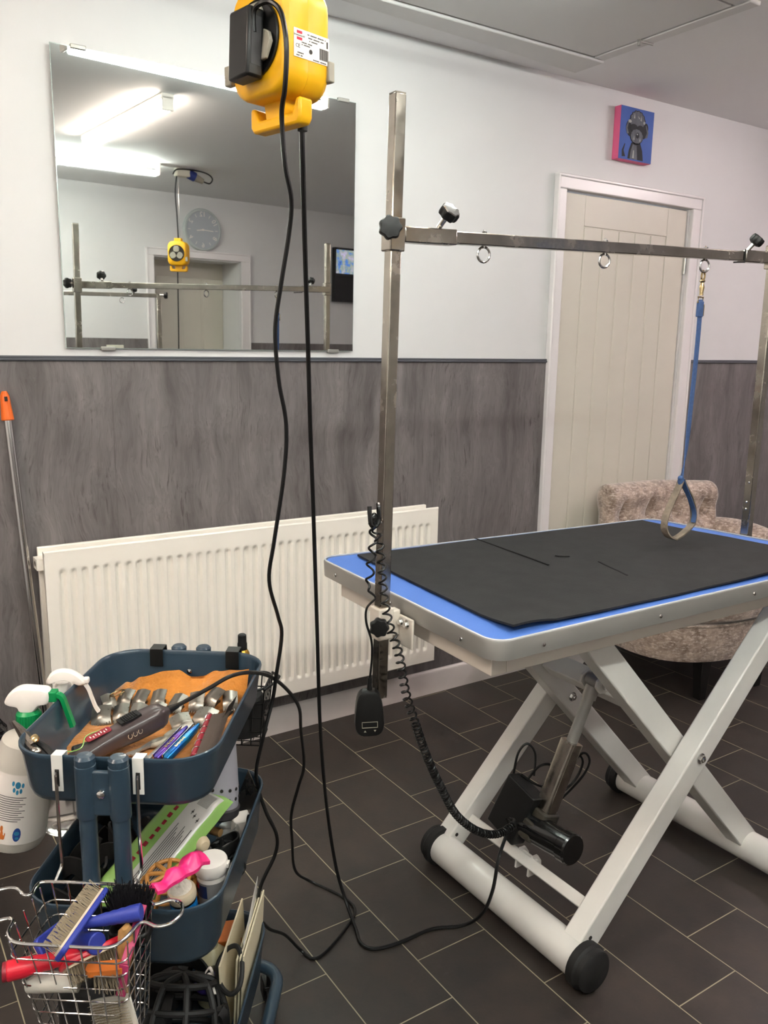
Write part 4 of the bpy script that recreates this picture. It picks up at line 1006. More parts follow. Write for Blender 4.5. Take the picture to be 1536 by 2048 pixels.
for x, y, a in ((.155, .2, .4), (-.155, .2, -.6), (.155, -.2, 1.2), (-.155, -.2, 2.)):
    mm = T(x, y, 0) @ RZ(a)
    mb = MB(); mb.b2(-.014, .014, -.012, .03, .052, .06, mm); mb.cyl((x, y, .056), (x, y, .082), .008, n=10)
    for s in (-1, 1): mb.b2(s * .0135 - .0015, s * .0135 + .0015, .0, .032, .02, .056, mm)
    fk = part('caster_fork', mb, 'black', tr, .002, local=True)
    mb = MB(); mb.lathe([(.02, -.010), (.0255, -.008), (.0265, 0), (.0255, .008), (.02, .010)], 24, mm @ T(0, .018, .0265) @ RY(PI / 2)); part('caster_wheel', mb, 'black_rub', fk, local=True)

def loc(x, y, z, a=0.): return TRM @ T(x, y, z) @ RZ(a)
ZT = .7045                                      # top tray floor

# orange felt in the top tray, ridged up against the far end
mb = MB()
def cloth(u, v):
    y = -.155 + .335 * v
    xl = -.134 + max(0, (-.05 - y)) * .5; xr = .128
    x = xl + (xr - xl) * u
    z = ZT + .004 + .003 * noise.noise(Vector((x * 30, y * 30, 1)))
    h = max(0, (y - .115) / .065)
    ks = [(0, .006), (.1, .022), (.22, .04), (.36, .05), (.46, .046), (.56, .034), (.64, .034), (.75, .046), (.88, .058), (1, .06)]
    top = .03
    for (a, ha), (b, hb_) in zip(ks, ks[1:]):
        if a <= u <= b: t = (u - a) / (b - a); t = t * t * (3 - 2 * t); top = ha + (hb_ - ha) * t
    z += top * min(1, h) ** 1.2
    yy = y - .02 * max(0, h - .6) * math.sin(u * 7)
    yy += .012 * math.sin(u * 10 + 2) * max(0, h)
    return (x, min(yy, .186), z)
mb.grid(cloth, 60, 44, thick=(0, 0, -.0025)); 
o = solo('felt_cloth', mb, 'orange_cloth', 'orange felt cloth lining the top tray under the guard combs', 'cloth', m=TRM, local=True, angle=60)

# metal guard combs laid out in two rows
def guard(x, y, z, a, w, l, label, tilt=0., roll=0.):
    w *= .82; l *= .86; roll += random.uniform(-.22, .22); tilt += random.uniform(-.08, .12); z += random.uniform(0, .004)
    r = empty('guard_comb', label, 'guard comb', loc(x, y, z, a) @ RX(tilt) @ RY(roll), 'metal guard combs on the orange felt')
    mb = MB()
    def fn(u, v):
        k = max(0, (.38 - v) / .38)
        return ((u - .5) * w, (v - .5) * l - .002 * k, .0125 - .0115 * k * k + .003 * v - .0045 * math.sin((u - .5) * 2.6) ** 2)
    mb.grid(fn, 6, 14, thick=(0, 0, -.0012)); part('shell', mb, 'comb_steel', r, local=True)
    mb = MB(); n = max(5, int(w / .0045))
    for i in range(n):
        xx = -w / 2 + w * (i + .5) / n; mb.b2(xx - .0007, xx + .0007, -l / 2 - .004, -l / 2 + .02, .0, .0035)
    mb.b2(-w / 2, w / 2, -l / 2 + .014, -l / 2 + .018, .001, .005); part('teeth', mb, 'comb_steel', r, local=True)
    mb = MB(); mb.b2(-w * .2, w * .2, l / 2 - .006, l / 2 + .001, .001, .0125); part('spring_tab', mb, 'comb_steel', r, local=True)
ordn = ['first', 'second', 'third', 'fourth', 'fifth', 'sixth', 'seventh']
for i, (x, y, a) in enumerate([(-.088, .108, -.1), (-.058, .104, -.15), (-.024, .103, .05), (.010, .101, -.2), (.045, .104, .1), (.076, .112, -.55), (.104, .113, .25)]):
    guard(x, y, ZT + .014 + .003 * (i % 3), a, .033 if i not in (5,) else .038, .043, 'worn steel guard comb, %s from the left in the far row' % ordn[i], .35, .1 * (i % 2))
for i, (x, y, a, w, zz) in enumerate([(-.112, .052, .25, .042, .007), (-.080, .062, .2, .034, .008), (-.052, .064, .1, .032, .009), (-.018, .066, .0, .034, .010), (.036, .036, .5, .044, .007), (.074, .05, -.25, .046, .012)]):
    guard(x, y, ZT + zz, a, w, .044, 'worn steel guard comb, %s from the left in the near row' % ordn[i], .15 + .05 * (i % 2))
guard(-.118, .098, ZT + .012, .6, .03, .034, 'dull guard comb at the left end between the two rows', .2)
mb = MB(); mb.tube([(-.104 + .013 * math.cos(t * PI / 8), .106 + .013 * math.sin(t * PI / 8), ZT + .033 + .004 * math.cos(t * PI / 8)) for t in range(16)], .0014, 6, closed=True)
solo('split_ring', mb, 'brass', 'thin brass ring lying on the left guard combs', 'ring', m=TRM, local=True)

# hair clipper
CA, CB = Vector((.018, -.012, .757)), Vector((-.075, -.098, .728))
cd = (CB - CA).normalized(); cl_ = empty('hair_clipper', 'dark brown corded hair clipper lying on the orange felt', 'clipper', TRM)
cm = axis_matrix(CA, cd, (0, 0, 1))            # z along the body towards the blade, y roughly up
mb = MB(); Lb = (CB - CA).length
def csec(w, h, z, oy=0.): return [(w / 2 * math.copysign(abs(math.cos(t)) ** .7, math.cos(t)), oy + h / 2 * math.copysign(abs(math.sin(t)) ** .7, math.sin(t)), z) for t in [2 * PI * i / 28 for i in range(28)]]
mb.loft([csec(.012, .012, -.012), csec(.016, .016, -.008), csec(.036, .034, .0), csec(.044, .040, .01), csec(.046, .041, .035), csec(.044, .039, .06), csec(.041, .035, .085), csec(.036, .03, .11, -.001), csec(.036, .026, Lb + .015, -.003), csec(.034, .02, Lb + .035, -.004)], m=cm)
part('clipper_body', mb, 'clipper', cl_, local=True)
mb = MB(); mb.prism(rrect(.038, .018, .003, 3), 0, .006, cm @ T(0, -.006, Lb + .033)); mb.prism(rrect(.034, .006, .001, 2), 0, .022, cm @ T(0, -.012, Lb + .033)); part('blade', mb, 'steel_dark', cl_, local=True)
mb = MB(); mb.prism([(-.01, -.018), (.01, -.018), (.012, 0), (.01, .018), (-.01, .018), (-.012, 0)], 0, .004, cm @ T(0, .0195, .055) @ RX(-PI / 2))
for k in range(7): mb.box(0, .0245, .044 + k * .0036, .018, .0016, .0016, cm)
part('grip_ridges', mb, 'black', cl_, local=True)
mb = MB(); mb.prism(rrect(.017, .042, .004, 3), 0, .0024, cm @ T(-.004, .0165, .108) @ RX(-PI / 2)); pp = part('red_plate', mb, 'red_wrap', cl_, .001, local=True)
mb = MB(); [mb.box(-.004 + .003 * (k % 2), .019, .094 + k * .0045, .006, .0006, .0016, cm) for k in range(7)]; part('plate_lettering', mb, 'label', pp, local=True)
mb = MB(); [mb.tube([cm @ Vector((.0222, .002 + .0045 * math.cos(t), .05 + k * .009 + .0035 * math.sin(t))) for t in [PI * (.2 + .16 * q) for q in range(10)]], .0005, 4) for k in range(3)]
part('side_lettering', mb, 'pad', cl_, local=True)
mb = MB(); mb.tube([cm @ Vector((0, 0, z)) for z in (-.012, -.02, -.03)], [.0075, .006, .0045], 10); part('cord_boot', mb, 'black_rub', cl_, local=True)
mb = MB(); mb.tube(smooth([cm @ Vector(p) for p in ((-.02, .014, .1), (-.012, .02, .125), (.006, .016, .14), (-.004, .012, .155), (-.022, .01, .165), (-.02, -.002, .18), (-.005, -.008, .175))], 6), .0011, 5); part('loose_thread', mb, 'wipes_green', cl_, local=True, label='pale green thread caught on the clipper')

# grey-handled scissors
sc_ = empty('scissors', 'scissors with grey ring handles lying beside the clipper', 'scissors', TRM)
mb = MB()
for c, t in (((.017, -.037), .2), ((.034, -.008), -.3)):
    z0 = ZT + .012
    mb.tube([(c[0] + .0125 * math.cos(a), c[1] + .0105 * math.sin(a), z0 + .004 * math.cos(a + t)) for a in [2 * PI * i / 20 for i in range(20)]], .0048, 10, closed=True)
part('finger_rings', mb, 'grey_flap', sc_, local=True)
mb = MB(); mb.bar((.009, -.046, ZT + .011), (-.02, -.084, ZT + .012), .008, .0025); mb.bar((.007, -.043, ZT + .014), (-.01, -.088, ZT + .014), .007, .0025); part('blades', mb, 'alu', sc_, local=True)
# narrow tools on the right
def tool(name, label, cat, p0, p1, w, h, m, extra=None):
    r = empty(name, label, cat, TRM)
    mb = MB(); p0, p1 = Vector(p0), Vector(p1); mm = axis_matrix(p0, p1 - p0, (0, 0, 1)); L = (p1 - p0).length
    mb.loft([[(x * k, y * kk, z) for x, y in rrect(w, h, min(w, h) * .3, 3)] for k, kk, z in ((.6, .8, 0), (1, 1, L * .06), (1, 1, L * .6), (.8, 1, L * .85), (.3, .8, L))], m=mm)
    part('handle', mb, m, r, local=True)
    if extra: extra(r, mm, L)
    return r
def ed(r, mm, L):
    mb = MB(); mb.prism(rrect(.0015, .004, .0005, 2), .003, L * .95, mm @ T(.0075, .004, 0)); part('blade', mb, 'chrome', r, local=True)
    mb = MB(); [mb.box(0, .0056, L * .3 + k * .0045, .0045 - .0015 * (k % 2), .0006, .003, mm) for k in range(7)]; part('lettering', mb, 'brass', r, local=True)
tool('metal_file', 'flat silver file next to the scissors in the top tray', 'file', (.022, -.104, ZT + .017), (.041, -.024, ZT + .02), .0085, .004, 'alu')
tool('dematting_knife', 'iridescent purple folding knife next to the silver file', 'knife', (.036, -.106, ZT + .018), (.057, -.004, ZT + .024), .013, .010, 'purple', ed)
tool('dematting_knife', 'iridescent teal folding knife beside the red-backed comb', 'knife', (.053, -.11, ZT + .02), (.077, -.002, ZT + .028), .014, .011, 'teal', ed)
# comb with a red-wrapped spine
rcb = empty('grooming_comb', 'long fine-toothed comb with a red wrapped spine at the right rim', 'comb', TRM)
P0, P1 = Vector((.097, -.112, ZT + .028)), Vector((.089, .024, ZT + .036))
mb = MB(); mb.tube([P0.lerp(P1, t / 8) for t in range(9)], .0046, 10); sp = part('spine', mb, 'red_wrap', rcb, local=True)
mb = MB(); mb.tube(helix([tuple(P0.lerp(P1, .02)), tuple(P0.lerp(P1, .5)), tuple(P0.lerp(P1, .98))], 6, .0049), .0009, 5); part('silver_thread', mb, 'chrome', sp, local=True)
mb = MB()
for i in range(62):
    p = P0.lerp(P1, (i + .5) / 62); mb.tube([p, p + Vector((.018, .004, .001)), p + Vector((.034, .012, .004))], [.0011, .0009, .0004], 5)
part('teeth', mb, 'comb_dark', rcb, local=True)
mb = MB()
fcb = empty('grooming_comb', 'short steel comb standing in the far right of the top tray', 'comb', TRM)
for i in range(16): mb.tube([(.112 + .0005 * i, .012 + i * .0028, ZT + .03), (.125 + .0003 * i, .014 + i * .0028, ZT + .058)], [.0009, .0006], 5)
part('teeth', mb, 'comb_steel', fcb, local=True)
mb = MB(); mb.bar((.112, .01, ZT + .03), (.12, .056, ZT + .03), .006, .004); part('spine', mb, 'comb_steel', fcb, local=True)
# nail clippers at the near left corner
nc = empty('nail_clippers', 'dark nail clippers poking over the near left corner of the top tray', 'clippers', TRM)
mb = MB(); mb.tube([(-.098, -.178, .745), (-.125, -.168, .758), (-.148, -.154, .768)], [.006, .008, .006], 8); mb.tube([(-.092, -.17, .742), (-.12, -.15, .755), (-.142, -.14, .762)], [.006, .007, .006], 8); part('handles', mb, 'black', nc, local=True)
mb = MB(); mb.tube([(-.135, -.16, .766), (-.152, -.148, .774), (-.168, -.136, .782), (-.182, -.124, .786)], [.007, .009, .006, .003], 8); mb.tube([(-.13, -.17, .762), (-.148, -.158, .77)], [.006, .005], 8); part('jaws', mb, 'steel_dark', nc, local=True)
mb = MB(); mb.lathe([(.008, 0), (.008, .004), (.004, .007)], 12, axis_matrix((-.136, -.152, .772), (-.2, -.6, .7))); part('pivot', mb, 'brass', nc, local=True)
mb = MB(); mb.sphere((-.127, -.17, .762), (.010, .008, .007), 14, 8); mb.tube([(-.125, -.17, .76), (-.105, -.172, .75), (-.09, -.172, .74)], .004, 8); solo('steel_spoon', mb, 'steel', 'round steel tool end beside the nail clippers in the tray corner', 'tool', m=TRM, local=True)
mb = MB(); mb.prism([(-.115, -.075), (-.075, -.15), (-.055, -.14), (-.09, -.05)], ZT + .004, ZT + .02); solo('pouch_or_shade', mb, 'black', 'flat black wedge standing in for shade in the near left of the top tray', 'pouch', m=TRM, local=True, bevel=.004)  # black wedge stands in for the shade inside the tray

# trigger spray bottle hung outside the left rim
sb = empty('spray_bottle', 'milky spray bottle with green and white trigger head and paw print label', 'spray bottle', TRM)
SM = T(-.203, -.033, .735) @ RY(math.radians(11)) @ T(0, 0, -.735) @ RZ(math.radians(-16))     # bottle axis
BR = .050
mb = MB(); mb.lathe([(.036, .520), (BR - .004, .523), (BR, .533), (BR, .61), (BR, .672), (BR - .003, .69), (.04, .712), (.022, .722), (.017, .726), (.017, .735)], 36, SM); bot = part('bottle', mb, 'milky', sb, local=True)
mb = MB()
def wrap(u, v, r=BR + .0006, a0=-2.75, a1=.25, z0=.542, z1=.672):
    a = a0 + (a1 - a0) * u; k = 1 - .25 * max(0, abs(u - .5) * 2 - .8)
    return SM @ Vector((r * math.cos(a), r * math.sin(a), z0 + (z1 - z0) * v))
mb.grid(lambda u, v: wrap(u, v), 36, 4); lab = part('bottle_label', mb, 'label', sb, local=True)
def onlabel(mb, pts, d=.0008):
    """polygon given in label coordinates u,v"""
    n = len(pts); c = (sum(p[0] for p in pts) / n, sum(p[1] for p in pts) / n)
    vs = [wrap(u, v, BR + d) for u, v in pts] + [wrap(c[0], c[1], BR + d)]; mb._add(vs, [(i, (i + 1) % n, n) for i in range(n)])
def blob(cu, cv, ru, rv, n=14): return [(cu + ru * math.cos(2 * PI * i / n), cv + rv * math.sin(2 * PI * i / n)) for i in range(n)]
mb = MB()
PC = (.58, .86)
onlabel(mb, blob(PC[0], PC[1] - .0, .028, .05))
for du, dv in ((-.05, .02), (-.035, -.07), (.0, -.1), (.035, -.08), (.05, .0)): onlabel(mb, blob(PC[0] + du, PC[1] + dv, .014, .035))
part('paw_print', mb, 'paw_blue', lab, local=True)
mb = MB()
for k in range(12):
    v = .68 - k * .031; a = .38; b = .68 - .03 * ((k * 7) % 3)
    mb.grid(lambda u, w_: wrap(a + (b - a) * u, v + .009 * w_, BR + .0011), 12, 1)
part('label_text', mb, 'ink', lab, local=True)
mb = MB(); onlabel(mb, blob(.47, .13, .016, .07)); onlabel(mb, blob(.464, .22, .016, .045)); onlabel(mb, blob(.49, .1, .018, .035)); onlabel(mb, blob(.505, .14, .006, .03)); part('dog_picture', mb, 'orange_ink', lab, local=True)
mb = MB(); onlabel(mb, blob(.63, .15, .042, .1)); swo = part('water_picture', mb, 'deep_blue', lab, local=True)
mb = MB(); onlabel(mb, blob(.628, .17, .028, .03), .0011); onlabel(mb, blob(.635, .1, .02, .02), .0011); part('water_glint', mb, 'paw_blue', swo, local=True)
def sprayer(root, m, collar, white_only=False):
    mb = MB(); mb.lathe([(.0185, 0), (.0195, .003), (.0195, .028), (.015, .033)], 28, m)
    for i in range(28): mb.box(.0195, 0, .0145, .0016, .0016, .024, m @ RZ(2 * PI * i / 28))
    part('collar', mb, 'white_plastic' if white_only else 'green', root, local=True)
    # head: profile in the x-z plane, nozzle towards +x
    m = m @ T(0, 0, .031) @ Matrix.Scale(.74, 4) @ T(0, 0, -.034)
    hp = [(-.048, .062), (-.034, .082), (-.012, .093), (.02, .092), (.05, .086), (.05, .056), (.03, .05), (.014, .034), (-.014, .034), (-.022, .046), (-.044, .052)]
    P = [Vector((a, 0, b)) for a, b in hp]; sm = [(p.x, p.z) for p in smooth(P, 4, True)]
    cen = (.0, .066); loops = []
    for y, k in ((-.0185, .72), (-.017, .88), (-.012, .97), (-.005, 1), (.005, 1), (.012, .97), (.017, .88), (.0185, .72)):
        loops.append([((a - cen[0]) * k + cen[0], y, (b - cen[1]) * k + cen[1]) for a, b in sm])
    mb = MB(); mb.loft(loops, m=m); part('head_shell', mb, 'white_plastic', root, local=True)
    mb = MB(); mb.b2(.046, .066, -.012, .012, .058, .082, m); mb.cyl(m @ Vector((.066, 0, .071)), m @ Vector((.07, 0, .071)), .006, n=10); part('nozzle', mb, 'white_plastic' if white_only else 'green', root, .002, local=True)
    return
SB = T(-.203, -.033, .732) @ RZ(math.radians(6))
sprayer(sb, SB, 'green')
mb = MB(); mb.M = SB @ T(0, 0, .031) @ Matrix.Scale(.74, 4) @ T(0, 0, -.034); mb.strap(smooth([(.06, 0, .074), (.076, 0, .066), (.085, 0, .038), (.097, 0, -.005)], 5), (0, 1, 0), .016, .009); part('trigger', mb, 'green', sb, local=True)
# second, clear bottle with a white head behind it
s2 = empty('spray_bottle', 'clear spray bottle with an all white trigger hooked over the left rim', 'spray bottle', TRM)
S2 = T(-.182, .055, 0) @ RZ(math.radians(-12))
mb = MB(); mb.lathe([(.0, .512), (.03, .510), (.05, .506), (.054, .512), (.055, .56), (.052, .64), (.04, .70), (.016, .732), (.012, .745)], 32, S2 @ T(0, 0, 0)); part('bottle', mb, 'clear', s2, local=True)
mb = MB(); mb.tube([S2 @ Vector((.022 * math.cos(2 * PI * i / 20), .022 * math.sin(2 * PI * i / 20), .509)) for i in range(20)], .003, 8, closed=True); part('base_ring', mb, 'milky', s2, local=True)
W2 = T(-.172, .037, .757) @ RZ(math.radians(12)) @ Matrix.Scale(.66, 4)
mb = MB(); mb.M = W2
hp = [(-.042, .05), (-.03, .07), (-.005, .08), (.025, .074), (.05, .055), (.06, .04), (.045, .034), (.02, .048), (-.01, .05), (-.038, .042)]
sm = [(p.x, p.z) for p in smooth([Vector((a, 0, b)) for a, b in hp], 4, True)]
mb.loft([[((a - .005) * k + .005, y, (b - .058) * k + .058) for a, b in sm] for y, k in ((-.016, .6), (-.014, .85), (-.006, 1), (.006, 1), (.014, .85), (.016, .6))])
mb.strap(smooth([(.048, 0, .046), (.062, 0, .022), (.07, 0, -.005), (.078, 0, -.03), (.086, 0, -.045)], 5), (0, 1, 0), .013, .007)
part('trigger_head', mb, 'white_plastic', s2, local=True)
mb = MB(); mb.M = W2; mb.b2(.05, .066, -.01, .01, .038, .054); part('nozzle', mb, 'white_plastic', s2, .003, local=True)
mb = MB(); mb.lathe([(.013, 0), (.0145, .004), (.0145, .03), (.011, .036)], 24, T(-.182, .055, .742)); part('collar', mb, 'white_plastic', s2, local=True)

# wire basket with a bottle, hooked on the far end of the trolley
fb = empty('wire_basket', 'black wire basket hooked on the far rim of the trolley', 'basket', TRM)
fx0, fx1, fy0, fy1, fz0, fz1 = -.055, .14, .25, .345, .565, .69
mb = MB()
mb.tube([(x, y, fz1) for x, y in rrect(fx1 - fx0, fy1 - fy0, .02, 5, (fx0 + fx1) / 2, (fy0 + fy1) / 2)], .0028, 8, closed=True)
mb.tube([(fx1, fy0, fz1), (fx1 + .018, fy0 + .04, fz1 + .004), (fx1 + .02, fy1 - .03, fz1 + .004), (fx1, fy1, fz1)], .0028, 8); part('rim', mb, 'black', fb, local=True)
mb = MB()
nx = 9
for i in range(nx + 1):
    x = fx0 + (fx1 - fx0) * i / nx; xb = fx0 + .012 + (fx1 - fx0 - .024) * i / nx
    mb.tube([(x, fy0, fz1), (xb, fy0 + .01, fz0), (xb, fy1 - .01, fz0), (x, fy1, fz1)], .0015, 5)
for k in range(4):
    z = fz0 + (fz1 - fz0) * k / 4; q = .01 * (1 - k / 4)
    mb.tube([(fx0 + q, fy0 + q, z), (fx1 - q, fy0 + q, z), (fx1 - q, fy1 - q, z), (fx0 + q, fy1 - q, z)], .0015, 5, closed=True)
for k in range(5):
    y = fy0 + .01 + (fy1 - fy0 - .02) * k / 4; mb.tube([(fx0, y, fz1), (fx0 + .012, y, fz0), (fx1 - .012, y, fz0), (fx1, y, fz1)], .0013, 5)
part('wire_grid', mb, 'black', fb, local=True)
for x in (-.062, .087):
    mb = MB(); mb.strap([(x, .206, .752), (x, .2075, .786), (x, .232, .787), (x, .238, .75), (x, .248, .69)], (1, 0, 0), .026, .0025); part('rim_hook', mb, 'black', fb, .001, local=True)
mb = MB(); mb.lathe([(.03, .575), (.045, .58), (.045, .655), (.04, .66)], 20, T(.085, .297, 0)); solo('dark_jar', mb, 'black_rub', 'black jar inside the black wire basket at the trolley far end', 'jar', m=TRM, local=True)
ob = empty('oil_bottle', 'small gold labelled bottle with a black cap behind the far rim', 'bottle', TRM)
mb = MB(); mb.lathe([(.016, .70), (.017, .703), (.017, .745), (.014, .764), (.0095, .77)], 20, T(.094, .266, 0)); part('bottle', mb, 'gold', ob, local=True)
mb = MB(); mb.lathe([(.0098, .766), (.0098, .782), (.0088, .785), (.0085, .80), (.006, .802)], 16, T(.094, .266, 0)); part('cap', mb, 'black', ob, local=True)

# ------------------------------------------------------------------ middle tray contents
ZM = .437
wp = empty('wipes_pack', 'green and grey pack of pet wipes lying aslant in the middle tray', 'wipes', TRM)
WA, WB = Vector((-.03, -.11, .475)), Vector((.062, .045, .56)); wd = (WB - WA).normalized()
wx = Vector((.80, -.46, -.18)).normalized(); wx = (wx - wd * wx.dot(wd)).normalized(); wn = wx.cross(wd)
wm = Matrix((wx, wd, wn)).transposed().to_4x4(); wm.translation = (WA + WB) / 2; LW = (WB - WA).length
mb = MB()
def pil(u, v, s):
    x = (u - .5) * .105; y = (v - .5) * (LW + .06); e = min(u, 1 - u) * 2; e2 = min(v, 1 - v) * 2
    h = .022 * min(1, e * 3.2) ** .5 * min(1, e2 * 4) ** .6 + .0015 * noise.noise(Vector((x * 50, y * 30, s)))
    return wm @ Vector((x, y, s * h))
mb.grid(lambda u, v: pil(u, v, 1), 16, 24); mb.grid(lambda u, v: pil(u, v, -1), 16, 24); part('pack', mb, 'wipes_green', wp, local=True)
mb = MB(); mb.grid(lambda u, v: pil(.47 + .43 * u, .04 + .92 * v, 1) + wn * .0008, 10, 20); gp = part('ingredient_panel', mb, 'wipes_grey', wp, local=True)
def onpack(mb, x0, x1, y0, y1, off=.0016):
    mb.grid(lambda u, v: pil(x0 + (x1 - x0) * u, y0 + (y1 - y0) * v, 1) + wn * off, 4, 4)
mb = MB()
for k in range(20): onpack(mb, .60 + .011 * k, .6045 + .011 * k, .83, .94)
for k in range(9):
    x = .56 + .035 * k
    onpack(mb, x, x + .012, .12 + .02 * (k % 3), .66 - .03 * ((k * 5) % 4))
for x, y in ((.64, .77), (.72, .75), (.82, .73)):
    onpack(mb, x - .02, x + .02, y - .006, y + .006); onpack(mb, x - .006, x + .006, y - .02, y + .02)
part('panel_print', mb, 'ink', gp, local=True)
mb = MB()
for k in range(9): onpack(mb, .3 + .012 * (k % 2), .37, .30 + k * .06, .335 + k * .06)
part('red_lettering', mb, 'red_wrap', wp, local=True)

# orange basket muzzle
def muzzle(root, m, R, L, mat_, nr=4, nl=8, th=.0036):
    mb = MB()
    for k in range(nr):
        t = k / (nr - 1); r = R * (1 - .32 * t ** 2); z = L * t
        mb.tube([m @ Vector((r * math.cos(a), r * .86 * math.sin(a), z)) for a in [2 * PI * i / 24 for i in range(24)]], th, 8, closed=True)
    for i in range(nl):
        a = 2 * PI * i / nl
        pts = [(R * (1 - .32 * t ** 2), L * t) for t in (0, .33, .66, 1)] + [(R * .42, L * 1.1), (0, L * 1.14)]
        mb.tube(smooth([m @ Vector((r * math.cos(a), r * .86 * math.sin(a), z)) for r, z in pts], 4), th, 8)
    part('basket', mb, mat_, root, local=True)
mz_ = empty('dog_muzzle', 'tan plastic basket muzzle lying between the wipes and the white tub', 'muzzle', TRM)
muzzle(mz_, T(.040, -.085, .465) @ RZ(.4) @ RX(math.radians(24)), .050, .055, 'tan', 4, 9)
# white lidded tub
tu = empty('tub', 'white lidded tub with dark label in the middle tray by the right rim', 'tub', TRM)
tm_ = T(.117, -.078, ZM + .003) @ RX(math.radians(3)) @ RY(math.radians(-2)) @ Matrix.Diagonal((.70, .70, .90, 1))
mb = MB(); mb.lathe([(.033, 0), (.036, .004), (.036, .085), (.034, .09)], 30, tm_); part('tub_body', mb, 'white_plastic', tu, local=True)
mb = MB(); mb.lathe([(.0365, .012), (.0366, .014), (.0366, .07), (.0365, .072)], 30, tm_, False); tl2 = part('tub_label', mb, 'tub_label', tu, local=True)
mb = MB()
for a0, a1, z0, z1, mm in ((-2.8, -1.7, .042, .068, 'tub_navy'),): 
    mb.grid(lambda u, v: tm_ @ Vector((.037 * math.cos(a0 + (a1 - a0) * u), .037 * math.sin(a0 + (a1 - a0) * u), z0 + (z1 - z0) * v)), 10, 2)
part('label_block', mb, 'tub_navy', tl2, local=True)
mb = MB(); mb.grid(lambda u, v: tm_ @ Vector((.0371 * math.cos(-2.8 + .5 * u), .0371 * math.sin(-2.8 + .5 * u), .058 + .012 * v)), 6, 2); part('label_flash', mb, 'red_ink', tl2, local=True)
mb = MB(); mb.lathe([(.0375, .082), (.039, .084), (.039, .102), (.037, .106), (.034, .1065), (0, .1065)], 36, tm_, False); mb.b2(.034, .043, -.008, .008, .092, .1, tm_); part('lid', mb, 'white_plastic', tu, local=True)
# blue-lidded powder pot
bp_ = empty('powder_pot', 'blue pot with cream lid caked in white powder at the near rim', 'pot', TRM)
pm = T(.090, -.138, ZM + .002) @ RX(math.radians(9)) @ RY(math.radians(-4)) @ Matrix.Diagonal((.76, .76, .93, 1))
mb = MB(); mb.lathe([(.025, 0), (.027, .004), (.027, .075)], 26, pm)
for i in range(36): mb.box(.027, 0, .055, .0016, .0018, .034, pm @ RZ(2 * PI * i / 36))
part('pot_body', mb, 'cap_blue', bp_, local=True)
mb = MB(); mb.lathe([(.0275, .074), (.0275, .08)], 26, pm); part('neck', mb, 'black', bp_, local=True)
mb = MB(); mb.lathe([(.0285, .079), (.0295, .082), (.0295, .093), (.028, .096), (0, .0955)], 30, pm, False); part('lid', mb, 'pad', bp_, local=True)
mb = MB()
def pow_(u, v):
    a = 2 * PI * u; r = .024 * v; h = .014 * (1 - v) ** .7 + .006 * noise.noise(Vector((math.cos(a) * r * 160, math.sin(a) * r * 160, 3))) * (1 - v * .7)
    return pm @ Vector((r * math.cos(a) - .003, r * math.sin(a) + .004, .0955 + max(0, h)))
mb.grid(pow_, 28, 10); part('powder', mb, 'powder', bp_, local=True)
# pink moulded silicone tool
pk = empty('silicone_brush', 'bright pink moulded silicone tool across the tan muzzle', 'brush', TRM)
mb = MB(); PA, PB = Vector((.078, -.262, .603)), Vector((.124, -.172, .602))
px_ = Vector((.88, -.47, -.1)).normalized(); pdr = (PB - PA).normalized(); pn = px_.cross(pdr)
for s, off in ((1, 0), (1, 1)):
    def pkf(u, v):
        c = PA.lerp(PB, v); wv = .0085 + .0085 * v + .0025 * math.sin(v * 19)
        xx = (u - .5) * 2 * wv; h = .006 * math.sin(v * 16 + 1.2) * (1 - abs(u - .5) * 1.2) + .008 * math.cos((u - .5) * PI) * (.4 + v)
        return c + px_ * xx + pn * h
mb.grid(pkf, 12, 40, thick=tuple(pn * -.006)); part('moulded_grip', mb, 'pink', pk, local=True)
# grey perforated cone on a black rim
cg = empty('grey_cone', 'grey perforated cone with black rim under the top tray corner', 'cone', TRM)
cgm = T(.076, .082, .523) @ RX(math.radians(-10)) @ RY(math.radians(8))
mb = MB(); mb.lathe([(.044, .012), (.039, .05), (.028, .10), (.02, .135), (.016, .138)], 40, cgm); co = part('cone_shell', mb, 'cone_grey', cg, local=True)
mb = MB(); mb.lathe([(.043, -.004), (.047, 0), (.047, .014), (.043, .017)], 40, cgm); part('rim', mb, 'cone_rim', cg, local=True)
mb = MB()
for a in range(-6, 13, 1):
    for z in (.034, .052):
        an = math.radians(a * 24 - 90); r = .0442 - (z - .012) * .135; d = Vector((math.cos(an), math.sin(an), .13))
        mb.lathe([(.0031, 0), (.0031, .0012)], 10, cgm @ axis_matrix((r * math.cos(an), r * math.sin(an), z), d))
part('holes', mb, 'gap', co, local=True)
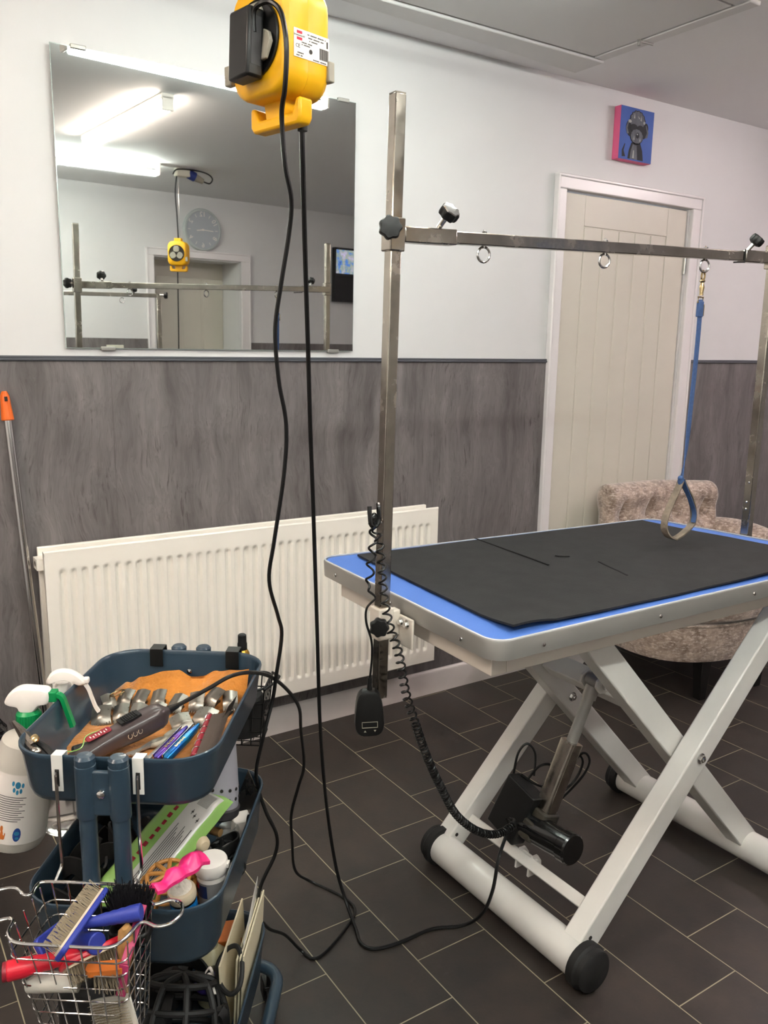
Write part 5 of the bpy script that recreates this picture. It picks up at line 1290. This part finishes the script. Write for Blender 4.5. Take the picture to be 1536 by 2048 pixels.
# burgundy handled brush, dark muzzles, white block, plate
hb = empty('brush', 'burgundy brush with rounded cream wooden end under the wipes pack', 'brush', TRM)
hA, hB = Vector((.028, .035, .513)), Vector((.090, -.030, .522)); hd = (hB - hA)
mb = MB(); mb.tube([hA + hd * t for t in (0, .2, .5, .52)], [.012, .0155, .017, .0165], 18); part('grip', mb, 'burgundy', hb, local=True)
mb = MB(); mb.tube([hA + hd * t for t in (.52, .6, .8, .93, .99, 1.0)], [.0155, .0155, .015, .013, .008, .002], 18); part('wooden_end', mb, 'cream_wood', hb, local=True)
dm = empty('dog_muzzle', 'black muzzle heaped at the far right of the middle tray', 'muzzle', TRM)
muzzle(dm, T(.108, .03, ZM + .006) @ RX(math.radians(20)), .034, .045, 'black', 3, 7, .005)
mb = MB(); mb.strap(smooth([(.09, -.03, .48), (.12, -.02, .505), (.135, .02, .5), (.12, .06, .485), (.09, .05, .475)], 6), (0, 0, 1), .02, .003); mb.strap(smooth([(.09, -.05, .46), (.13, -.05, .48), (.138, 0, .48), (.135, .05, .47)], 6), (0, 0, 1), .018, .003); part('straps', mb, 'black_rub', dm, local=True)
mb = MB(); mb.M = T(.112, .135, ZM + .005) @ RZ(.5) @ RX(.2); mb.b2(-.018, .018, -.015, .015, 0, .045); solo('white_box', mb, 'white_plastic', 'small white plastic block at the far end of the middle tray', 'box', m=TRM, local=True, bevel=.003)
mb = MB(); mb.M = T(.098, .1, ZM + .005) @ RX(.1); mb.lathe([(.018, 0), (.022, .004), (.022, .035), (.016, .042)], 20); solo('clear_pot', mb, 'clear', 'clear plastic pot beside the white block in the middle tray', 'pot', m=TRM, local=True)
mb = MB(); mb.M = T(.118, .165, .50) @ RZ(-.9) @ RX(math.radians(70)); mb.prism([(-.035, -.05), (.04, -.05), (.03, .03), (-.02, .05)], -.001, .001); solo('steel_plate', mb, 'steel_dark', 'grey metal plate leaning in the far corner of the middle tray', 'plate', m=TRM, local=True)
kr = MB(); kr.tube([(.138, .095 + .012 * math.cos(t), .485 + .022 * math.sin(t)) for t in [2 * PI * i / 18 for i in range(18)]], .0022, 6, closed=True); kr.tube([(.135, .105 + .010 * math.cos(t), .475 + .02 * math.sin(t)) for t in [2 * PI * i / 18 for i in range(18)]], .0022, 6, closed=True)
solo('key_ring', kr, 'black_gloss', 'glossy black ring hanging at the far right rim', 'ring', m=TRM, local=True)
mb = MB(); mb.tube([(.02, .1, .475), (.06, .09, .48), (.09, .075, .482)], [.008, .008, .0075], 12); solo('brush_stub', mb, 'wood', 'brown wooden handle end under the grey cone', 'brush', m=TRM, local=True)
bl = empty('strap_heap', 'heap of black straps at the left of the middle tray', 'straps', TRM)
for k, (x, y, z, a) in enumerate(((-.10, -.12, .48, .3), (-.11, -.06, .50, 1.1), (-.085, .0, .49, 2.), (-.11, .06, .5, .6), (-.06, .02, .50, 1.6))):
    mb = MB(); mb.strap([(x + .035 * math.cos(t + a), y + .032 * math.sin(t + a), z + .018 * math.sin(2 * t + k)) for t in [2 * PI * i / 24 * .92 for i in range(25)]], (0, 0, 1), .03, .004); part('strap', mb, 'black_rub', bl, local=True)

# ------------------------------------------------------------------ bottom tray contents
ZB = .111
for k, lab_ in enumerate(('cream card folder tight against the right wall of the bottom tray', 'cream card folder second from the right wall of the bottom tray', 'cream card folder third from the right wall, nearest the white sheet')):
    m1 = MB(); m1.M = T(.137 - .006 * k, .09, ZB + .002) @ RY(math.radians(3)); m1.b2(-.0016, .0016, -.09, .1 - .006 * k, 0, .172 - .004 * k); solo('card_folder', m1, 'file_cream', lab_, 'folder', 'cream folders in the bottom tray', m=TRM, local=True)
m1 = MB(); m1.M = T(.112, .08, ZB + .002) @ RY(math.radians(-2)); m1.b2(-.0015, .0015, -.1, .09, 0, .165); solo('card_folder', m1, 'file_cream', 'cream card folder standing apart on the left of the white sheet', 'folder', 'cream folders in the bottom tray', m=TRM, local=True)
mb = MB(); mb.M = T(.124, .085, ZB + .004) @ RY(math.radians(4))
mb.grid(lambda u, v: (.004 * math.sin(u * 3 + v * 2), -.06 + .165 * u, .12 + .06 * v + .05 * max(0, u - .6) * v), 12, 8, thick=(.0006, 0, 0)); solo('paper_sheet', mb, 'paper', 'curled white sheet sticking out between the cream folders', 'paper', m=TRM, local=True)
bm_ = empty('dog_muzzle', 'large black basket muzzle filling the near half of the bottom tray', 'muzzle', TRM)
muzzle(bm_, T(.04, -.06, ZB + .07) @ RX(math.radians(-30)) @ RZ(.2), .085, .075, 'black_rub', 3, 9, .006)
mb = MB(); mb.strap(smooth([(-.05, .02, .215), (.0, .045, .235), (.06, .03, .235), (.105, -.03, .215), (.12, -.09, .19)], 6), (0, 0, 1), .028, .004); mb.strap(smooth([(.105, -.06, .2), (.118, -.06, .22), (.128, -.07, .2)], 6), (0, 1, .3), .02, .008); part('band', mb, 'black', bm_, local=True)
rg = MB(); rg.tube(smooth([(.095, .012, .255), (.108, .035, .27), (.128, .03, .28), (.143, .0, .272), (.145, -.03, .25), (.128, -.035, .236), (.105, -.015, .24)], 5, True), .0045, 8, closed=True)
solo('strap_loop', rg, 'black_rub', 'black loop in front of the cream folders', 'strap', m=TRM, local=True)
mb = MB(); mb.M = T(.07, .03, .2); mb.sphere((0, 0, 0), (.026, .02, .022), 16, 10); solo('purple_pouch', mb, 'purple_plastic', 'purple bundle under the far side of the middle tray', 'pouch', m=TRM, local=True)
mb = MB(); mb.M = T(.06, .15, ZB + .004) @ RZ(.3); mb.b2(-.045, .045, -.03, .03, 0, .1); solo('orange_box', mb, 'orange_ink', 'orange box at the far end of the bottom tray', 'box', m=TRM, local=True, bevel=.003)
mb = MB(); mb.M = T(.065, .085, ZB + .004); mb.lathe([(.026, 0), (.03, .005), (.03, .1), (.012, .12), (.012, .13)], 20); solo('grey_bottle', mb, 'liquid', 'pale bottle in front of the orange box', 'bottle', m=TRM, local=True)
mb = MB(); mb.strap(smooth([(.072, -.005, .235), (.082, .0, .245), (.09, -.012, .238), (.1, -.03, .23)], 5), (0, 1, 0), .006, .002); mb.strap(smooth([(.07, .008, .235), (.08, .012, .248), (.09, .0, .24)], 5), (0, 1, 0), .006, .002); solo('white_tape', mb, 'white_plastic', 'white and black tape end beside the purple bundle', 'tape', m=TRM, local=True)
bb = MB(); bb.M = T(-.06, .02, ZB + .02)
bb.grid(lambda u, v: ((u - .5) * .15, (v - .5) * .3, .05 + .03 * noise.noise(Vector((u * 5, v * 8, 2))) + .03 * math.sin(PI * u)), 16, 22, thick=(0, 0, -.03)); solo('dark_towel', bb, 'black_rub', 'dark cloth filling the left of the bottom tray', 'cloth', m=TRM, local=True)

# ------------------------------------------------------------------ chrome basket of brushes on the near end
wb = empty('wire_basket', 'chrome wire basket of brushes hung on the near end of the trolley', 'basket', TRM)
RZ_ = .596
rimp = [(-.088, -.245), (-.03, -.243), (.03, -.243), (.068, -.245), (.0765, -.256), (.079, -.276), (.088, -.282), (.105, -.272), (.122, -.277), (.129, -.297), (.122, -.318), (.104, -.327), (.086, -.32), (.077, -.325), (.07, -.352), (.058, -.369), (.035, -.373), (-.03, -.3725), (-.062, -.372), (-.08, -.366), (-.091, -.35), (-.094, -.332), (-.103, -.326), (-.125, -.335), (-.148, -.325), (-.156, -.297), (-.148, -.27), (-.125, -.262), (-.105, -.276), (-.096, -.272), (-.097, -.254)]
mb = MB(); mb.tube(smooth([(x, y, RZ_) for x, y in rimp], 4, True), .0024, 9, closed=True); part('rim', mb, 'chrome', wb, local=True)
bz = .405
def ring_at(t):
    """rounded rectangle at depth t (0 rim .. 1 bottom)"""
    x0_, x1_ = -.09 + .034 * t, .074 - .012 * t; y0_, y1_ = -.371 + .03 * t, -.246 - .004 * t
    return [(x, y, RZ_ - .004 - (RZ_ - .004 - bz) * t) for x, y in rrect(x1_ - x0_, y1_ - y0_, .014, 4, (x0_ + x1_) / 2, (y0_ + y1_) / 2)]
mb = MB()
for k in range(1, 9): mb.tube(ring_at(k / 8), .00125, 6, closed=True)
for k in range(7):
    u = (k + .5) / 7
    for e in (0, 1):
        pts = []
        for t in (0, .5, 1):
            x0_, x1_ = -.09 + .034 * t, .074 - .012 * t; y0_, y1_ = -.371 + .03 * t, -.246 - .004 * t; z = RZ_ - (RZ_ - bz) * t
            pts.append((x0_ + (x1_ - x0_) * u, y0_ if e == 0 else y1_, z))
        mb.tube(pts, .00125, 6)
    x0_, x1_ = -.056, .062; mb.tube([(x0_ + (x1_ - x0_) * u, -.341, bz), (x0_ + (x1_ - x0_) * u, -.25, bz)], .00125, 6)
for k in range(5):
    u = (k + .5) / 5
    for e in (0, 1):
        pts = []
        for t in (0, .5, 1):
            x0_, x1_ = -.09 + .034 * t, .074 - .012 * t; y0_, y1_ = -.371 + .03 * t, -.246 - .004 * t; z = RZ_ - (RZ_ - bz) * t
            pts.append((x0_ if e == 0 else x1_, y0_ + (y1_ - y0_) * u, z))
        mb.tube(pts, .00125, 6)
part('wire_grid', mb, 'chrome', wb, local=True)
for x in (-.070, .049):
    mb = MB(); mb.strap([(x, -.205, .765), (x, -.205, .7845), (x, -.2225, .7855), (x, -.2235, .73)], (1, 0, 0), .0165, .0016); hk = part('rim_bracket', mb, 'white_steel', wb, .0006, local=True)
    mb = MB(); mb.b2(x - .003, x + .003, -.2248, -.2235, .738, .764); part('bracket_slot', mb, 'gap', hk, local=True)
    mb = MB(); mb.tube(smooth([(x, -.2265, .762), (x, -.228, .745), (x, -.2285, .66), (x + .001, -.229, .618), (x - .001, -.236, .606), (x - .004, -.243, RZ_)], 5), .0026, 8); part('hanger_rod', mb, 'chrome', wb, local=True)

def handle_pts(A, B, radii, n=14):
    A, B = Vector(A), Vector(B); return [A.lerp(B, t) for t, r in radii], [r for t, r in radii]
def slicker(label, ctr, along, up, L, w, hmat, htip, hl, lmat, group, bris=True):
    """slicker brush: flat head with wire bristles on its face, ribbed handle"""
    r = empty('slicker_brush', label, 'brush', TRM, group)
    ctr, al, up = Vector(ctr), Vector(along).normalized(), Vector(up); up = (up - al * up.dot(al)).normalized(); sd = al.cross(up)
    hm = Matrix((sd, al, up)).transposed().to_4x4(); hm.translation = ctr
    mb = MB(); mb.prism(rrect(w, L, .008, 4), -.008, .0, hm); part('head', mb, hmat, r, .002, local=True)
    mb = MB(); mb.prism(rrect(w - .006, L - .006, .006, 4), 0, .003, hm); part('pad', mb, 'pad', r, local=True)
    if bris:
        mb = MB()
        ny, nx_ = int(L / .0042), int(w / .0042)
        for i in range(ny):
            for j in range(nx_):
                x = (j + .5) / nx_ * (w - .008) - (w - .008) / 2; y = (i + .5) / ny * (L - .008) - (L - .008) / 2
                a = hm @ Vector((x, y, .002)); b = hm @ Vector((x + random.uniform(-.001, .001), y, .012)); c = hm @ Vector((x + random.uniform(-.005, .003), y + random.uniform(-.003, .005), .024))
                mb.tube([a, b, c], .00055, 3, cap=False)
        part('bristles', mb, 'wire', r, local=True)
    h0 = ctr - up * .006; h1 = Vector(htip); hd_ = (h1 - h0)
    ts = [(.0, .0085), (.12, .0095), (.3, .0115), (.38, .0128), (.44, .0122), (.52, .0138), (.58, .0132), (.66, .0148), (.72, .0142), (.8, .016), (.985, .0162), (1., .0145)]
    mb = MB(); mb.tube([h0 + hd_ * t for t, q in ts], [q * hl for t, q in ts], 20); part('handle', mb, lmat, r, local=True)
    return r
slicker('blue slicker brush lying across the chrome basket, bristles facing left', (-.004, -.322, .594), (.016, .12, .012), (-.8, .1, .55), .118, .03, 'brush_blue', (.078, -.312, .606), .7, 'brush_blue', 'brushes in the chrome basket')
slicker('second blue slicker brush, its round handle end pointing up under the first', (-.045, -.30, .545), (.02, .1, -.02), (-.7, .2, -.6), .095, .045, 'brush_blue', (.024, -.336, .572), .88, 'brush_blue', 'brushes in the chrome basket', bris=False)
rb_ = slicker('red slicker brush with a ribbed hollow handle sticking out to the left', (.015, -.325, .545), (.06, .06, 0), (.5, -.5, -.7), .09, .05, 'red', (-.088, -.368, .549), .82, 'red', 'brushes in the chrome basket')
mb = MB(); ra = axis_matrix((-.088, -.368, .549), (-.9, -.4, .04)); mb.lathe([(.0085, -.001), (.012, -.001), (.0128, .002), (.012, .005), (.0085, .005)], 20, ra, False); mb.lathe([(.009, .0012), (.009, .0022)], 16, ra); part('end_ring', mb, 'red_wrap', rb_, local=True)
bk = empty('bristle_brush', 'black haired bristle brush standing in the back of the chrome basket', 'brush', TRM, 'brushes in the chrome basket')
mb = MB()
for i in range(520):
    a = random.uniform(0, 2 * PI); rr = random.random() ** .5 * .8; p = Vector((.046 + .026 * rr * math.cos(a), -.272 + .018 * rr * math.sin(a), .55))
    q = p + Vector((.018 * rr * math.cos(a) + random.uniform(-.006, .006), .012 * rr * math.sin(a) + random.uniform(-.006, .006), .055 + random.uniform(-.008, .008)))
    mb.tube([p, q], .0006, 3, cap=False)
part('bristles', mb, 'dark_hair', bk, local=True)
mb = MB(); mb.prism(rrect(.058, .042, .012, 4, .046, -.272), .535, .552); mb.tube([(.046, -.272, .536), (.04, -.28, .47), (.038, -.283, .425)], [.012, .01, .009], 12); part('back', mb, 'black', bk, .003, local=True)
pc = empty('plastic_comb', 'dark pink comb standing against the right side of the chrome basket', 'comb', TRM)
mb = MB(); mb.bar((.066, -.352, .555), (.072, -.29, .60), .004, .012, (1, 0, 0)); mb.bar((.06, -.355, .51), (.066, -.352, .556), .005, .013, (1, 0, 0)); part('comb_back', mb, 'pink_dark', pc, .001, local=True)
mb = MB()
for i in range(16):
    p = Vector((.066, -.352, .555)).lerp(Vector((.072, -.29, .60)), i / 15); mb.tube([p, p + Vector((-.004, .012, -.012))], .0009, 4)
part('teeth', mb, 'pink_dark', pc, local=True)
ww = empty('wooden_brush', 'pale wooden brush standing on end at the right of the chrome basket', 'brush', TRM, 'brushes in the chrome basket')
mb = MB(); mb.loft([[(.052 + w * math.cos(t) + s, -.33 + .008 * math.sin(t) + s * .6, z) for t in [2 * PI * i / 16 for i in range(16)]] for w, z, s in ((.004, .412, -.004), (.010, .42, -.003), (.0125, .44, -.002), (.008, .465, 0), (.006, .50, .003), (.0065, .53, .005), (.012, .56, .007), (.011, .585, .008), (.004, .592, .008))]); part('wooden_back', mb, 'wood', ww, local=True)
ws = empty('slicker_brush', 'rectangular wire slicker brush leaning in the bottom right of the chrome basket', 'brush', TRM, 'brushes in the chrome basket')
sm_ = T(.046, -.345, .463) @ RZ(-.25) @ RY(math.radians(-24)) @ RX(math.radians(80))
mb = MB(); mb.prism(rrect(.07, .06, .003, 3), -.003, .0, sm_); part('head', mb, 'milky', ws, local=True)
mb = MB()
for i in range(14):
    for j in range(16):
        p = Vector(((j + .5) / 16 * .06 - .03, (i + .5) / 14 * .05 - .025, 0)); mb.tube([sm_ @ p, sm_ @ (p + Vector((random.uniform(-.002, .002), .003, .012)))], .0004, 3, cap=False)
part('bristles', mb, 'wire', ws, local=True)
mb = MB(); mb.tube([(-.07, -.352, .513), (-.055, -.35, .518), (-.04, -.35, .522), (.0, -.345, .52)], [.008, .013, .014, .014], 16); solo('plastic_tube', mb, 'milky', 'cloudy plastic tube lying low in the chrome basket', 'tube', m=TRM, local=True)
mb = MB(); mb.M = T(.01, -.3, .455); mb.b2(-.055, .045, -.03, .03, -.04, .035); solo('pouch_or_shade', mb, 'black_rub', 'dark pouch at the bottom of the chrome basket', 'pouch', m=TRM, local=True, bevel=.012)
cb = empty('curry_comb', 'brown rubber comb with wire teeth inside the right of the chrome basket', 'comb', TRM)
mb = MB(); mb.M = T(.04, -.352, .548) @ RZ(.2); mb.prism(rrect(.05, .02, .008, 4), -.004, .004); part('back', mb, 'orange_ink', cb, local=True)
mb = MB()
for i in range(90):
    x = random.uniform(-.02, .024); p = Vector((.042 + x, -.352 + random.uniform(-.008, .008), .546)); mb.tube([p, p + Vector((random.uniform(.0, .012), random.uniform(-.006, .004), -.028))], .0005, 3, cap=False)
part('teeth', mb, 'wire', cb, local=True)
